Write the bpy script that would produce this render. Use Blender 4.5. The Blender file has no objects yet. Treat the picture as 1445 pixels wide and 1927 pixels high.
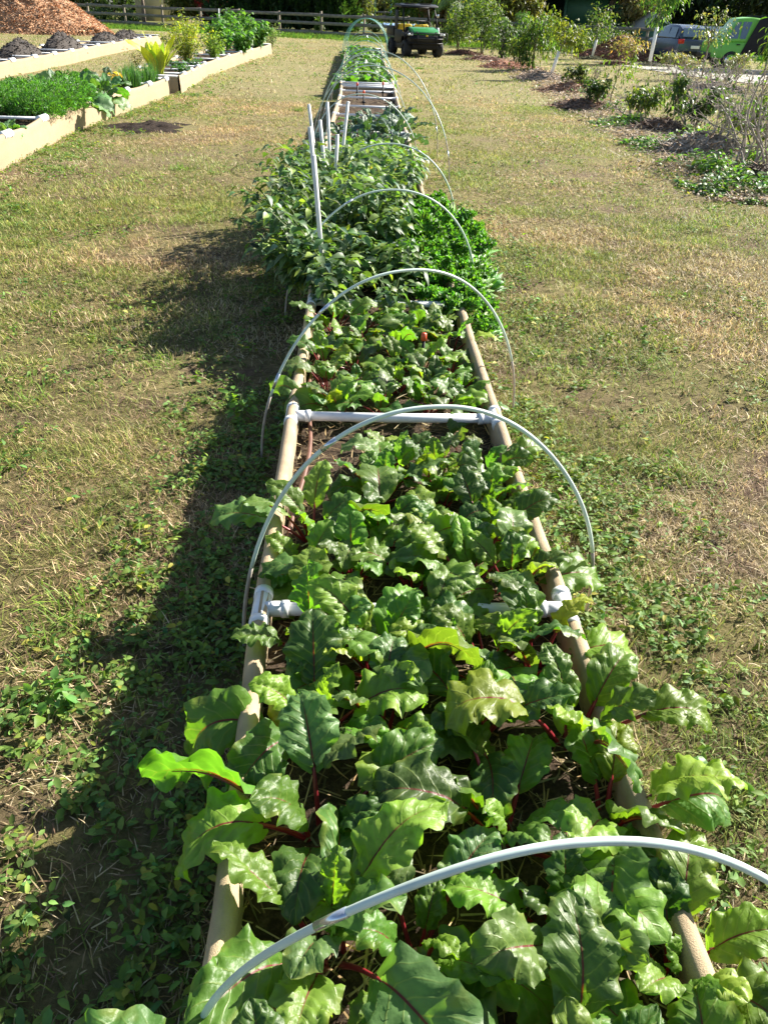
import bpy, math, numpy as np
from math import radians as R_, pi, sin, cos
from mathutils import Matrix, Vector
S = bpy.context.scene
COL = S.collection
rng = np.random.default_rng(7)

# ---------------------------------------------------------------- camera, sky, sun, exposure
W0, H0, FPX = 1445, 1927, 1450.0
CAM = np.array([0, 0, 1.8])
_p, _y, _r = R_(33.3), R_(2.3), R_(2.3)
_f = np.array([sin(_y)*cos(_p), cos(_y)*cos(_p), -sin(_p)])
_ri = np.array([cos(_y), -sin(_y), 0]); _up = np.cross(_ri, _f)
CR = cos(_r)*_ri + sin(_r)*_up
CU = cos(_r)*_up - sin(_r)*_ri
cam = bpy.data.objects.new('camera', bpy.data.cameras.new('camera')); COL.objects.link(cam)
cam.data.sensor_fit = 'VERTICAL'; cam.data.sensor_height = 36; cam.data.lens = FPX/H0*36
cam.data.clip_start = 0.05; cam.data.clip_end = 2000
cam.matrix_world = Matrix(((CR[0], CU[0], -_f[0], CAM[0]), (CR[1], CU[1], -_f[1], CAM[1]), (CR[2], CU[2], -_f[2], CAM[2]), (0, 0, 0, 1)))
S.camera = cam
SUN_AZ, SUN_EL = R_(57), R_(32)          # azimuth from +Y towards +X
w = bpy.data.worlds.new('World'); S.world = w; w.use_nodes = True
nt = w.node_tree; sky = nt.nodes.new('ShaderNodeTexSky'); sky.sky_type = 'NISHITA'; sky.sun_disc = False
sky.sun_elevation = SUN_EL; sky.sun_rotation = SUN_AZ
bg = nt.nodes['Background']; nt.links.new(sky.outputs[0], bg.inputs[0]); bg.inputs[1].default_value = 0.056
sun = bpy.data.objects.new('sun', bpy.data.lights.new('sun', 'SUN')); COL.objects.link(sun)
sun.data.energy = 5.0; sun.data.angle = R_(0.5); sun.data.color = (1, 0.94, 0.84)
sd = Vector((sin(SUN_AZ)*cos(SUN_EL), cos(SUN_AZ)*cos(SUN_EL), sin(SUN_EL)))
sun.rotation_euler = sd.to_track_quat('Z', 'Y').to_euler()
S.view_settings.view_transform = 'Standard'; S.view_settings.look = 'None'
S.view_settings.exposure = 1.68; S.view_settings.gamma = 1
S.cycles.max_bounces = 8; S.cycles.transmission_bounces = 4; S.cycles.transparent_max_bounces = 8

# ---------------------------------------------------------------- helpers
def _ray(px, py): return (px-W0/2)/FPX*CR - (py-H0/2)/FPX*CU + _f
def at(px, py, z=0.0):
    d = _ray(px, py); return CAM + d*((z-CAM[2])/d[2])
def atY(px, py, Y):
    d = _ray(px, py); return CAM + d*(Y/d[1])

def tag(o, label=None, cat=None, group=None, kind=None):
    if label: o['label'] = label
    if cat: o['category'] = cat
    if group: o['group'] = group
    if kind: o['kind'] = kind
    return o
def empty(name, loc, rz=0.0, label=None, cat=None, group=None):
    o = bpy.data.objects.new(name, None); COL.objects.link(o)
    o.location = loc; o.rotation_euler = (0, 0, rz); o.empty_display_size = .1
    return tag(o, label, cat, group)
def dup(o, loc, rz, label, scale=1.0, parent=None):
    c = o.copy(); COL.objects.link(c); c.parent = parent
    if parent is None:
        c.location = loc; c.rotation_euler = (0, 0, rz); c.scale = (scale,)*3
        if label: c['label'] = label
    for ch in list(o.children): dup(ch, None, 0, None, 1, c)
    return c

class MB:
    def __init__(s): s.V = []; s.F = []; s.C = []; s.U = []; s.n = 0
    def add(s, V, F, col=(1, 1, 1), uv=None):
        V = np.asarray(V, float).reshape(-1, 3); n = len(V)
        for f in (F if isinstance(F, list) else [F]): s.F.append(np.asarray(f, np.int64)+s.n)
        c = np.asarray(col, float); s.C.append(np.broadcast_to(c, (n, 3)) if c.ndim == 1 else c)
        s.U.append(np.zeros((n, 2)) if uv is None else uv)
        s.V.append(V); s.n += n; return s
    def build(s, name, m, parent=None, smooth=True, bevel=0):
        me = bpy.data.meshes.new(name)
        V = np.concatenate(s.V); C = np.concatenate(s.C); U = np.concatenate(s.U)
        loops = np.concatenate([f.reshape(-1) for f in s.F]); sizes = np.concatenate([np.full(len(f), f.shape[1]) for f in s.F])
        me.vertices.add(len(V)); me.vertices.foreach_set('co', V.astype(np.float32).ravel())
        me.loops.add(len(loops)); me.loops.foreach_set('vertex_index', loops.astype(np.int32))
        me.polygons.add(len(sizes))
        me.polygons.foreach_set('loop_start', np.concatenate([[0], np.cumsum(sizes)[:-1]]).astype(np.int32))
        if smooth: me.polygons.foreach_set('use_smooth', np.ones(len(sizes), bool))
        a = me.color_attributes.new('Col', 'FLOAT_COLOR', 'POINT')
        a.data.foreach_set('color', np.c_[C, np.ones(len(C))].astype(np.float32).ravel())
        if np.any(U):
            ul = me.uv_layers.new(name='UVMap'); ul.data.foreach_set('uv', U[loops].astype(np.float32).ravel())
        me.update(calc_edges=True); me.validate()
        me.materials.append(m)
        o = bpy.data.objects.new(name, me); COL.objects.link(o); o.parent = parent
        if bevel:
            b = o.modifiers.new('bevel', 'BEVEL'); b.width = bevel; b.segments = 2; b.limit_method = 'ANGLE'
        return o

def nrm(a): return a/np.maximum(np.linalg.norm(a, axis=-1, keepdims=True), 1e-9)
def tube(pts, r, seg=8, cap=True):
    P = np.asarray(pts, float); n = len(P); r = np.broadcast_to(np.asarray(r, float), (n,))
    T = nrm(np.gradient(P, axis=0)); ref = np.array([0, 0, 1.0]) if abs(T[0][2]) < .9 else np.array([1.0, 0, 0])
    V = []; N = nrm(np.cross(T[0], ref))
    for i in range(n):
        N = nrm(N - T[i]*np.dot(N, T[i])); B = np.cross(T[i], N)
        a = np.arange(seg)*2*pi/seg
        V.append(P[i] + r[i]*(np.cos(a)[:, None]*N + np.sin(a)[:, None]*B))
    F = [[i*seg+j, i*seg+(j+1) % seg, (i+1)*seg+(j+1) % seg, (i+1)*seg+j] for i in range(n-1) for j in range(seg)]
    fs = [np.array(F)]
    if cap: fs += [np.array([list(range(seg))[::-1]]), np.array([[(n-1)*seg+j for j in range(seg)]])]
    return np.concatenate(V), fs
def box(x0, x1, y0, y1, z0, z1):
    V = np.array([[x, y, z] for z in (z0, z1) for y in (y0, y1) for x in (x0, x1)])
    return V, np.array([[0, 2, 3, 1], [4, 5, 7, 6], [0, 1, 5, 4], [2, 6, 7, 3], [0, 4, 6, 2], [1, 3, 7, 5]])
def prism(poly, y0, y1, inset=0.0):
    # side profile (x, z) extruded over y
    p = np.array(poly, float); n = len(p)
    V = np.r_[np.c_[p[:, 0], np.full(n, y0), p[:, 1]], np.c_[p[:, 0], np.full(n, y1), p[:, 1]]]
    F = np.array([[i, (i+1) % n, n+(i+1) % n, n+i] for i in range(n)])
    return V, [F, np.array([list(range(n))[::-1]]), np.array([list(range(n, 2*n))])]
def lathe(prof, seg=20, axis='y'):
    # (radius, height) rings round an axis
    p = np.array(prof, float); a = np.arange(seg)*2*pi/seg; n = len(p); V = []
    for r, h in p: V.append(np.c_[r*np.cos(a), np.full(seg, h), r*np.sin(a)] if axis == 'y' else np.c_[r*np.cos(a), r*np.sin(a), np.full(seg, h)])
    F = np.array([[i*seg+j, i*seg+(j+1) % seg, (i+1)*seg+(j+1) % seg, (i+1)*seg+j] for i in range(n-1) for j in range(seg)])
    return np.concatenate(V), F
def _h(ix, iy, s): v = np.sin(ix*127.1+iy*311.7+s*74.7)*43758.5453; return v-np.floor(v)
def vn(x, y, sc, seed=0):
    x = np.asarray(x)/sc; y = np.asarray(y)/sc; ix = np.floor(x); iy = np.floor(y); fx = x-ix; fy = y-iy
    fx = fx*fx*(3-2*fx); fy = fy*fy*(3-2*fy)
    return (_h(ix, iy, seed)*(1-fx)+_h(ix+1, iy, seed)*fx)*(1-fy)+(_h(ix, iy+1, seed)*(1-fx)+_h(ix+1, iy+1, seed)*fx)*fy
def fbm(x, y, sc, seed=0, o=3): return sum(vn(x, y, sc/2**k, seed+k)*.5**k for k in range(o))/sum(.5**k for k in range(o))

def cards(mb, base, d, up, L, Wd, col, prof=((0, .08), (.3, .9), (.65, .8), (1, .04)), droop=.15, fold=.25):
    """a batch of N leaves, each a folded blade of len(prof) rows of 3 points"""
    N = len(base); d = nrm(d); side = nrm(np.cross(d, up)); u2 = np.cross(side, d)
    L = np.broadcast_to(L, (N,)); Wd = np.broadcast_to(Wd, (N,)); droop = np.broadcast_to(droop, (N,)); k = len(prof)
    V = np.zeros((N, k, 3, 3))
    for i, (t, ww) in enumerate(prof):
        c = base + d*(L*t)[:, None] - u2*(droop*L*t*t)[:, None]
        e = side*(Wd*ww)[:, None]; f = u2*(Wd*ww*fold)[:, None]
        V[:, i, 0] = c-e+f; V[:, i, 1] = c; V[:, i, 2] = c+e+f
    q = np.array([[3*i+j, 3*i+j+1, 3*i+j+4, 3*i+j+3] for i in range(k-1) for j in range(2)])
    F = (np.arange(N)[:, None, None]*3*k + q[None]).reshape(-1, 4)
    mb.add(V.reshape(-1, 3), F, np.repeat(np.asarray(col), 3*k, axis=0)); return mb
def blades(mb, base, d, side, L, Wd, bend, col):
    N = len(base); V = np.zeros((N, 5, 3)); d = nrm(d); side = nrm(side)
    mid = base + d*(L*.55)[:, None]; tip = base + d*(L*.92)[:, None] + bend
    V[:, 0] = base-side*Wd[:, None]; V[:, 1] = base+side*Wd[:, None]
    V[:, 2] = mid+side*(Wd*.8)[:, None]+bend*.3; V[:, 3] = mid-side*(Wd*.8)[:, None]+bend*.3; V[:, 4] = tip
    i = np.arange(N)[:, None]*5
    mb.add(V.reshape(-1, 3), [i+np.array([[0, 1, 2, 3]]), i+np.array([[3, 2, 4]])], np.repeat(np.asarray(col), 5, axis=0)); return mb
def rdir(n, r=rng): return nrm(r.normal(size=(n, 3)))
def tint(n, c, var=.2, hue=.12, r=rng):
    c = np.asarray(c, float)
    t = 1+var*r.normal(size=(n, 1)); y = 1+hue*r.normal(size=(n, 1))
    return np.clip(c*t*np.concatenate([y, np.ones((n, 1)), 1/np.maximum(y, .5)], 1), .004, .95)

# ---------------------------------------------------------------- materials
def nodes(name):
    m = bpy.data.materials.new(name); m.use_nodes = True; t = m.node_tree
    return m, t, t.nodes['Principled BSDF'], t.nodes['Material Output']
def N(t, ty, **k):
    n = t.nodes.new(ty)
    for a, b in k.items(): setattr(n, a, b)
    return n
def noise(t, sc, det=3, co='Object', rough=.6):
    n = N(t, 'ShaderNodeTexNoise'); n.inputs['Scale'].default_value = sc; n.inputs['Detail'].default_value = det; n.inputs['Roughness'].default_value = rough
    c = N(t, 'ShaderNodeTexCoord'); t.links.new(c.outputs[co], n.inputs['Vector']); return n.outputs['Fac']
def mapr(t, x, a, b, c=0., d=1.):
    n = N(t, 'ShaderNodeMapRange'); t.links.new(x, n.inputs[0])
    for i, v in enumerate((a, b, c, d)): n.inputs[i+1].default_value = v
    return n.outputs[0]
def mixc(t, f, a, b, bt='MIX'):
    n = N(t, 'ShaderNodeMix', data_type='RGBA', blend_type=bt)
    for s, v in ((n.inputs[0], f), (n.inputs[6], a), (n.inputs[7], b)):
        if hasattr(v, 'links'): t.links.new(v, s)
        else: s.default_value = v if isinstance(v, float) else (*v, 1)
    return n.outputs[2]
def mth(t, op, a, b=None, c=None):
    n = N(t, 'ShaderNodeMath', operation=op)
    for i, v in enumerate((a, b, c)):
        if v is None: continue
        if hasattr(v, 'links'): t.links.new(v, n.inputs[i])
        else: n.inputs[i].default_value = v
    return n.outputs[0]
def bump(t, p, h, st, dist=.01):
    b = N(t, 'ShaderNodeBump'); b.inputs['Strength'].default_value = st; b.inputs['Distance'].default_value = dist
    t.links.new(h, b.inputs['Height']); t.links.new(b.outputs[0], p.inputs['Normal']); return b
def plain(name, col, rough=.6, var=.25, sc=6, bmp=0., bsc=60, metal=0., attr=False, spec=.5, col2=None):
    m, t, p, o = nodes(name)
    n = noise(t, sc, 4)
    if attr:
        a = N(t, 'ShaderNodeAttribute', attribute_name='Col'); base = a.outputs['Color']
    else:
        base = None
    f = mapr(t, n, .3, .7)
    dark = tuple(c*(1-var) for c in col); lite = tuple(min(1, c*(1+var)) for c in col) if col2 is None else col2
    c = mixc(t, f, dark, lite)
    if attr: c = mixc(t, 1.0, base, c, 'MULTIPLY')
    t.links.new(c, p.inputs['Base Color'])
    p.inputs['Roughness'].default_value = rough; p.inputs['Metallic'].default_value = metal; p.inputs['Specular IOR Level'].default_value = spec
    if bmp: bump(t, p, noise(t, bsc, 4), bmp)
    return m
def leafmat(name, trans=.35, rough=.45, spec=.4, gain=1.6, tt=(1.15, 1.25, .4)):
    m, t, p, o = nodes(name)
    a = N(t, 'ShaderNodeAttribute', attribute_name='Col')
    f = mapr(t, noise(t, 25, 2), .3, .7, .8, 1.2)
    c = mixc(t, 1.0, a.outputs['Color'], (1, 1, 1), 'MULTIPLY')
    hs = N(t, 'ShaderNodeHueSaturation'); t.links.new(c, hs.inputs['Color']); t.links.new(f, hs.inputs['Value'])
    t.links.new(hs.outputs[0], p.inputs['Base Color']); p.inputs['Roughness'].default_value = rough; p.inputs['Specular IOR Level'].default_value = spec
    tr = N(t, 'ShaderNodeBsdfTranslucent'); tc = mixc(t, 1.0, hs.outputs[0], tuple(gain*q for q in tt), 'MULTIPLY'); t.links.new(tc, tr.inputs[0])
    mx = N(t, 'ShaderNodeMixShader'); mx.inputs[0].default_value = trans
    t.links.new(p.outputs[0], mx.inputs[1]); t.links.new(tr.outputs[0], mx.inputs[2]); t.links.new(mx.outputs[0], o.inputs[0]); return m
def veinmat(name, midrib, vein, nv=7., trans=.33, rough=.36, bst=.5, spec=.5, gain=1.7, midw=.05, vst=.55):
    m, t, p, o = nodes(name)
    a = N(t, 'ShaderNodeAttribute', attribute_name='Col')
    uv = N(t, 'ShaderNodeUVMap'); sx = N(t, 'ShaderNodeSeparateXYZ'); t.links.new(uv.outputs[0], sx.inputs[0])
    u = mth(t, 'ABSOLUTE', mth(t, 'MULTIPLY_ADD', sx.outputs[0], 2., -1.)); v = sx.outputs[1]
    wob = mth(t, 'MULTIPLY', noise(t, 22, 2), .35)
    ph = mth(t, 'ADD', mth(t, 'MULTIPLY', mth(t, 'MULTIPLY_ADD', u, -.30, v), nv), wob)
    d = mth(t, 'ABSOLUTE', mth(t, 'SUBTRACT', mth(t, 'FRACT', ph), .5))          # .5 on a vein
    sec = mth(t, 'MULTIPLY', mapr(t, d, .40, .50), mapr(t, u, .95, .5))
    mid = mapr(t, mth(t, 'DIVIDE', u, mth(t, 'MULTIPLY_ADD', v, -.8, 1.05)), midw, midw*.45)
    midf = mth(t, 'MULTIPLY', mid, mapr(t, v, 1., .35))
    mot = mapr(t, noise(t, 30, 3), .3, .7, .88, 1.12)
    hs = N(t, 'ShaderNodeHueSaturation'); t.links.new(a.outputs['Color'], hs.inputs['Color']); t.links.new(mot, hs.inputs['Value'])
    c = mixc(t, mth(t, 'MULTIPLY', sec, vst), hs.outputs[0], vein)
    c = mixc(t, midf, c, midrib)
    c = mixc(t, mth(t, 'MULTIPLY', mapr(t, noise(t, 130, 2), .70, .78), .55), c, (.16, .10, .04))
    c = mixc(t, mth(t, 'MULTIPLY', mapr(t, mth(t, 'MULTIPLY', noise(t, 9, 3), mth(t, 'MULTIPLY_ADD', u, .5, .5)), .50, .62), .5), c, (.24, .26, .05))
    t.links.new(c, p.inputs['Base Color']); p.inputs['Roughness'].default_value = rough; p.inputs['Specular IOR Level'].default_value = spec
    hgt = mth(t, 'SUBTRACT', noise(t, 75, 3, rough=.5), mth(t, 'MULTIPLY', sec, .5))
    b = bump(t, p, hgt, bst, .006)
    tr = N(t, 'ShaderNodeBsdfTranslucent'); tc = mixc(t, 1.0, c, (gain*1.1, gain*1.25, gain*.3), 'MULTIPLY'); t.links.new(tc, tr.inputs[0])
    mx = N(t, 'ShaderNodeMixShader'); mx.inputs[0].default_value = trans
    t.links.new(p.outputs[0], mx.inputs[1]); t.links.new(tr.outputs[0], mx.inputs[2]); t.links.new(mx.outputs[0], o.inputs[0]); return m

M = {}
M['beet'] = veinmat('beet_leaf', (.16, .03, .025), (.22, .28, .07), trans=.42, rough=.45, bst=.3, spec=.45)
M['kale'] = veinmat('kale_leaf', (.30, .38, .20), (.22, .30, .14), nv=9, trans=.25, rough=.5)
M['blue_kale'] = veinmat('blue_kale_leaf', (.30, .36, .26), (.18, .24, .18), nv=12, trans=.2, rough=.5)
M['stalk'] = plain('red_stalk', (.9, .9, .9), .35, .25, 40, attr=True)
M['leaf'] = leafmat('leaf', .36, .5, .35)
M['weed'] = leafmat('weed_leaf', .3, .62, .25)
M['shiny'] = leafmat('shiny_leaf', .3, .5, .4)
M['grass'] = leafmat('grass_blades', .3, .6, .25, 1.3, (1.05, 1.08, .8))
M['bark'] = plain('bark', (.17, .13, .10), .9, .4, 12, .6, 40)
M['graybark'] = plain('gray_bark', (.33, .28, .24), .85, .35, 14, .4, 60)
M['greenstem'] = plain('green_stem', (.14, .20, .06), .5, .3, 20)
M['fabric'] = plain('tan_fabric', (.40, .305, .19), .9, .26, 9, .5, 420)
M['cream'] = plain('cream_fabric', (.31, .235, .14), .85, .08, 3, .3, 200)
M['pvc'] = plain('white_pvc', (.70, .71, .72), .35, .10, 14)
M['pvcdirty'] = plain('weathered_pvc', (.66, .66, .62), .45, .14, 9)
M['rod'] = plain('pale_fiberglass', (.52, .62, .55), .38, .2, 7)
M['tealrod'] = plain('teal_fiberglass', (.16, .42, .36), .4, .1, 9)
M['sleeve'] = plain('steel_sleeve', (.55, .60, .66), .22, .1, 20, metal=.8)
M['shaderod'] = plain('shade_toned_fiberglass', (.34, .30, .26), .6, .2, 30)  # lower ends of the pale rods: shade near the ground put into a browner colour
M['brownpipe'] = plain('brown_tube', (.16, .075, .05), .5, .2, 15)
M['black'] = plain('black_plastic', (.007, .007, .009), .55, .2, 20, spec=.3)
M['blackgloss'] = plain('black_gloss', (.008, .010, .013), .5, .2, 10)
M['tyre'] = plain('tyre_rubber', (.02, .02, .02), .85, .3, 30, .4, 80)
M['rim'] = plain('wheel_rim', (.10, .10, .10), .4, .2, 20, metal=.5)
M['ugreen'] = plain('green_paint', (.03, .21, .045), .3, .06, 4)
M['uyellow'] = plain('yellow_vinyl', (.72, .52, .02), .5, .1, 8)
M['lime'] = plain('lime_paint', (.16, .47, .06), .3, .06, 4)
M['darkblue'] = plain('dark_blue_paint', (.055, .075, .12), .22, .1, 3)
M['glass'] = plain('window_glass', (.10, .15, .20), .08, .1, 2, spec=.8)
M['chrome'] = plain('bright_metal', (.7, .7, .72), .2, .05, 5, metal=.9)
M['lamp'] = plain('lamp_lens', (.75, .8, .85), .12, .05, 9)
M['redlens'] = plain('red_lens', (.50, .015, .015), .2, .15, 9)
M['whitepaint'] = plain('white_paint', (.8, .8, .78), .4, .05, 5)
M['fencewood'] = plain('weathered_board', (.17, .155, .14), .85, .35, 5, .4, 30)
M['postwood'] = plain('weathered_post', (.23, .19, .14), .9, .35, 9, .5, 30)
M['barn'] = plain('dark_green_siding', (.018, .055, .048), .6, .3, 2)
M['barnroof'] = plain('barn_roof', (.03, .03, .035), .6, .3, 2)
M['siding'] = plain('cream_siding', (.62, .52, .33), .7, .08, 2)
M['trimgreen'] = plain('green_trim', (.03, .10, .06), .6, .1, 5)
M['attr'] = plain('chips', (.95, .95, .95), .9, .25, 30, attr=True)
M['bench'] = plain('gray_wood', (.30, .29, .27), .8, .2, 8)
M['coral'] = plain('coral_plastic', (.75, .10, .04), .4, .1, 8)

def soilmat(name, a, b, c, sc=9, bmp=1.0, bsc=45):
    m, t, p, o = nodes(name)
    f1 = mapr(t, noise(t, sc, 6, rough=.7), .35, .68); f2 = mapr(t, noise(t, sc*6, 5, rough=.75), .45, .7)
    col = mixc(t, f2, mixc(t, f1, a, b), c); t.links.new(col, p.inputs['Base Color'])
    p.inputs['Roughness'].default_value = .95; p.inputs['Specular IOR Level'].default_value = .15
    bump(t, p, noise(t, bsc, 8, rough=.75), bmp, .02); return m
M['soil'] = soilmat('bed_soil', (.035, .024, .016), (.075, .052, .035), (.15, .105, .065))
M['heap'] = soilmat('dark_soil', (.030, .024, .020), (.055, .045, .038), (.085, .07, .06), 6)
M['patch'] = soilmat('spilt_soil', (.014, .010, .008), (.030, .021, .016), (.06, .042, .03), 6)
M['gravel'] = soilmat('driveway_gravel', (.36, .34, .31), (.46, .44, .41), (.3, .28, .25), 3, .5, 20)

# ground: dry mown lawn
def groundmat():
    m, t, p, o = nodes('lawn_ground')
    big = mapr(t, noise(t, .55, 4), .35, .65); mid = mapr(t, noise(t, 2.2, 5), .38, .62); fine = mapr(t, noise(t, 16, 6, rough=.75), .36, .64); fin2 = mapr(t, noise(t, 70, 6, rough=.8), .35, .65)
    earth = mixc(t, fine, (.075, .05, .035), (.25, .175, .12))
    straw = mixc(t, fine, (.15, .125, .055), (.36, .295, .145))
    green = mixc(t, fine, (.12, .12, .035), (.28, .26, .09))
    c = mixc(t, mapr(t, mid, .1, .9), earth, straw)
    c = mixc(t, mth(t, 'MULTIPLY', big, .75), c, green)
    pos = N(t, 'ShaderNodeNewGeometry'); sx = N(t, 'ShaderNodeSeparateXYZ'); t.links.new(pos.outputs['Position'], sx.inputs[0])
    fd = mth(t, 'MULTIPLY_ADD', sx.outputs[0], .335, sx.outputs[1])                     # fence line: y + .335 x = 55.3
    far = mapr(t, fd, 8., 22.)
    lawn = mixc(t, fin2, (.20, .165, .085), (.38, .32, .165))
    lawn2 = mixc(t, mth(t, 'MULTIPLY', mid, .6), lawn, (.20, .21, .075))
    c = mixc(t, far, c, lawn2)
    lush = mixc(t, fine, (.10, .17, .025), (.22, .30, .05))
    c = mixc(t, mapr(t, mth(t, 'ADD', fd, mth(t, 'MULTIPLY', mid, 2.)), 52.2, 53.6), c, lush)
    beyond = mixc(t, big, (.05, .07, .02), (.20, .19, .06))
    c = mixc(t, mapr(t, fd, 57.5, 60.), c, beyond)
    c = mixc(t, mth(t, 'MULTIPLY', fin2, .45), c, mixc(t, .5, c, (.05, .035, .02)))
    t.links.new(c, p.inputs['Base Color']); p.inputs['Roughness'].default_value = .95; p.inputs['Specular IOR Level'].default_value = .1
    bump(t, p, noise(t, 55, 8, rough=.8), 1.0, .03)
    return m
M['ground'] = groundmat()

def gz(x, y):
    d = np.hypot(x, y); k = np.clip(1-d/40, 0, 1)
    return k*((fbm(x, y, .9, 3)-.5)*.05+(vn(x, y, .16, 9)-.5)*.018)
gx = 260*np.sinh(np.linspace(-5.6, 5.6, 260))/math.sinh(5.6); gy = -12+420*np.sinh(np.linspace(0, 5.2, 300))/math.sinh(5.2)
X, Y = np.meshgrid(gx, gy); nx, ny = len(gx), len(gy)
idx = np.arange(nx*ny).reshape(ny, nx)
g = MB().add(np.c_[X.ravel(), Y.ravel(), gz(X.ravel(), Y.ravel())], np.stack([idx[:-1, :-1], idx[:-1, 1:], idx[1:, 1:], idx[1:, :-1]], -1).reshape(-1, 4))
tag(g.build('ground', M['ground']), kind='structure')
#@@REST
# ---------------------------------------------------------------- raised beds
def swept(rail, prof, out, mb, col=(1, 1, 1), bulge=.012, seed=0):
    P = np.asarray(rail); n = len(P); prof = np.asarray(prof); k = len(prof); V = np.zeros((n, k, 3))
    for j, (o, z) in enumerate(prof):
        lo = np.clip((.2-z)/.2, 0, 1) if z < .22 else 0
        b = (vn(P[:, 1], np.full(n, seed), .45, seed)-.5)*bulge*2*(.3+lo)+(vn(P[:, 1], np.full(n, seed), .12, seed+3)-.5)*bulge*.5
        V[:, j, 0] = P[:, 0]+out*(o+b); V[:, j, 1] = P[:, 1]; V[:, j, 2] = z+P[:, 2]
    i = np.arange(n-1)[:, None]*k; j = np.arange(k-1)[None]
    q = np.stack([i+j, i+j+1, i+j+k+1, i+j+k], -1).reshape(-1, 4)
    mb.add(V.reshape(-1, 3), q if out < 0 else q[:, ::-1], col)
def bed(label, ys, xl, xr, z, cross, fab, soilz=.22, r=.03, rough_soil=.03, endcaps=(False, True), name='raised_bed', fit=1.0, sag=.006, tees=True, straw=0, soil='soil'):
    ys = np.asarray(ys, float); xl = np.asarray(xl, float); xr = np.asarray(xr, float)
    x0 = (xl.mean()+xr.mean())/2; o = empty(name, (x0, ys[0], 0), 0, label, 'raised bed')
    yy = np.arange(ys[0], ys[-1]+.01, .12); sd_ = int(abs(x0*10+ys[0]*3)) % 50
    L = np.c_[np.interp(yy, ys, xl)-x0, yy-ys[0], (vn(yy, yy*0, .8, sd_)-.5)*.014]
    Rr = np.c_[np.interp(yy, ys, xr)-x0, yy-ys[0], (vn(yy, yy*0+5, .8, sd_)-.5)*.014]
    cs = np.array(sorted([ys[0]]+list(cross)+[ys[-1]])); ci = np.clip(np.searchsorted(cs, yy, 'right')-1, 0, len(cs)-2); ph = np.clip((yy-cs[ci])/(cs[ci+1]-cs[ci]+1e-6), 0, 1)
    L[:, 2] -= sag*np.sin(pi*ph)**.7; Rr[:, 2] -= sag*np.sin(pi*ph)**.7
    prof = [(-r*.9, z-.13), (-r*1.05, z-.05), (-r, z), (-r*.7, z+r*.7), (0, z+r), (r*.7, z+r*.7), (r*1.02, z), (r*1.0, z-.05), (r*1.15, z-.12), (r*1.3, z*.45), (r*.9, -.05)]
    for rail, out in ((L, -1), (Rr, 1)):
        mb = MB(); swept(rail, prof, out, mb, seed=sd_+out); mb.build('side_panel', fab, o)
    for e, yv in ((endcaps[0], 0), (endcaps[1], yy[-1]-ys[0])):
        if e:
            i = 0 if yv == 0 else -1
            mb = MB(); mb.add(*box(L[i][0]+.01, Rr[i][0]-.01, yv-.012, yv+.012, -.05, z-.02)); mb.build('end_panel', fab, o, bevel=.004)
            mb = MB(); mb.add(*tube([(L[i][0], yv, z), (Rr[i][0], yv, z)], .024, 10)); mb.build('end_pipe', M['pvc'], o)
    for c in cross:
        a = np.array([np.interp(c, ys, xl)-x0, c-ys[0], z]); b = np.array([np.interp(c, ys, xr)-x0, c-ys[0]+.02, z-.003])
        mb = MB(); mb.add(*tube([a+[.05, 0, 0], (a+b)/2+[0, 0, -.004], b-[.05, 0, 0]], .0205, 12)); mb.build('crossbar', M['pvc'] if tees else M['pvcdirty'], o)
        for q, s in ((a, 1), (b, -1)):
            mb = MB()
            mb.add(*tube([q+[0, -.075*fit, 0], q+[0, .075*fit, 0]], r*1.06*fit**.75, 14))
            for yo in (-.065, .065): mb.add(*tube([q+[0, yo*fit-.014, 0], q+[0, yo*fit+.014, 0]], r*1.14*fit**.75, 14))
            mb.add(*tube([q, q+[s*.075, 0, 0]], .024, 12)); mb.add(*tube([q+[s*.060, 0, 0], q+[s*.082, 0, 0]], .027, 12))
            mb.build('pipe_fitting', M['pvc'], o)
    nxs = 40; yn = np.arange(ys[0], ys[-1]+.001, .04 if ys[-1]-ys[0] < 12 else .12)
    U, YY = np.meshgrid(np.linspace(0, 1, nxs), yn)
    XX = np.interp(YY, ys, xl)*(1-U)+np.interp(YY, ys, xr)*U
    ZZ = soilz+(fbm(XX, YY, .25, 4)-.5)*rough_soil*2+(vn(XX, YY, .05, 8)-.5)*rough_soil*.7
    ii = np.arange(U.size).reshape(U.shape)
    mb = MB().add(np.c_[XX.ravel()-x0, YY.ravel()-ys[0], ZZ.ravel()], np.stack([ii[:-1, :-1], ii[:-1, 1:], ii[1:, 1:], ii[1:, :-1]], -1).reshape(-1, 4))
    mb.build('soil_fill', M[soil], o)
    if straw:
        n = straw; u = rng.random(n); y = rng.uniform(ys[0], ys[-1], n) if ys[-1]-ys[0] < 6 else ys[0]+(ys[-1]-ys[0])*rng.random(n)**1.8
        x = np.interp(y, ys, xl)*(1-u)+np.interp(y, ys, xr)*u; a = rng.uniform(0, 2*pi, n)
        d = np.c_[np.cos(a), np.sin(a), rng.normal(0, .15, n)]; sdv = np.c_[-np.sin(a), np.cos(a), rng.normal(0, .4, n)]
        zz = soilz+(fbm(x, y, .25, 4)-.5)*rough_soil*2+rng.uniform(.004, .02, n)
        c = tint(n, (.40, .30, .16), .3, .08)*np.where(rng.random(n) < .35, .35, 1)[:, None]
        mb = MB(); blades(mb, np.c_[x-x0, y-ys[0], zz], d, sdv, rng.uniform(.03, .13, n), rng.uniform(.0012, .003, n), rng.normal(0, .006, (n, 3)), c)
        tag(mb.build('straw_mulch', M['grass'], o), kind='stuff')
    return o
B1Y = [-.6, 1.0, 1.73, 3.05, 4.57, 8.75]; B1L = [-.23, -.255, -.28, -.295, -.30, -.42]; B1R = [.70, .655, .63, .60, .59, .56]
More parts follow.
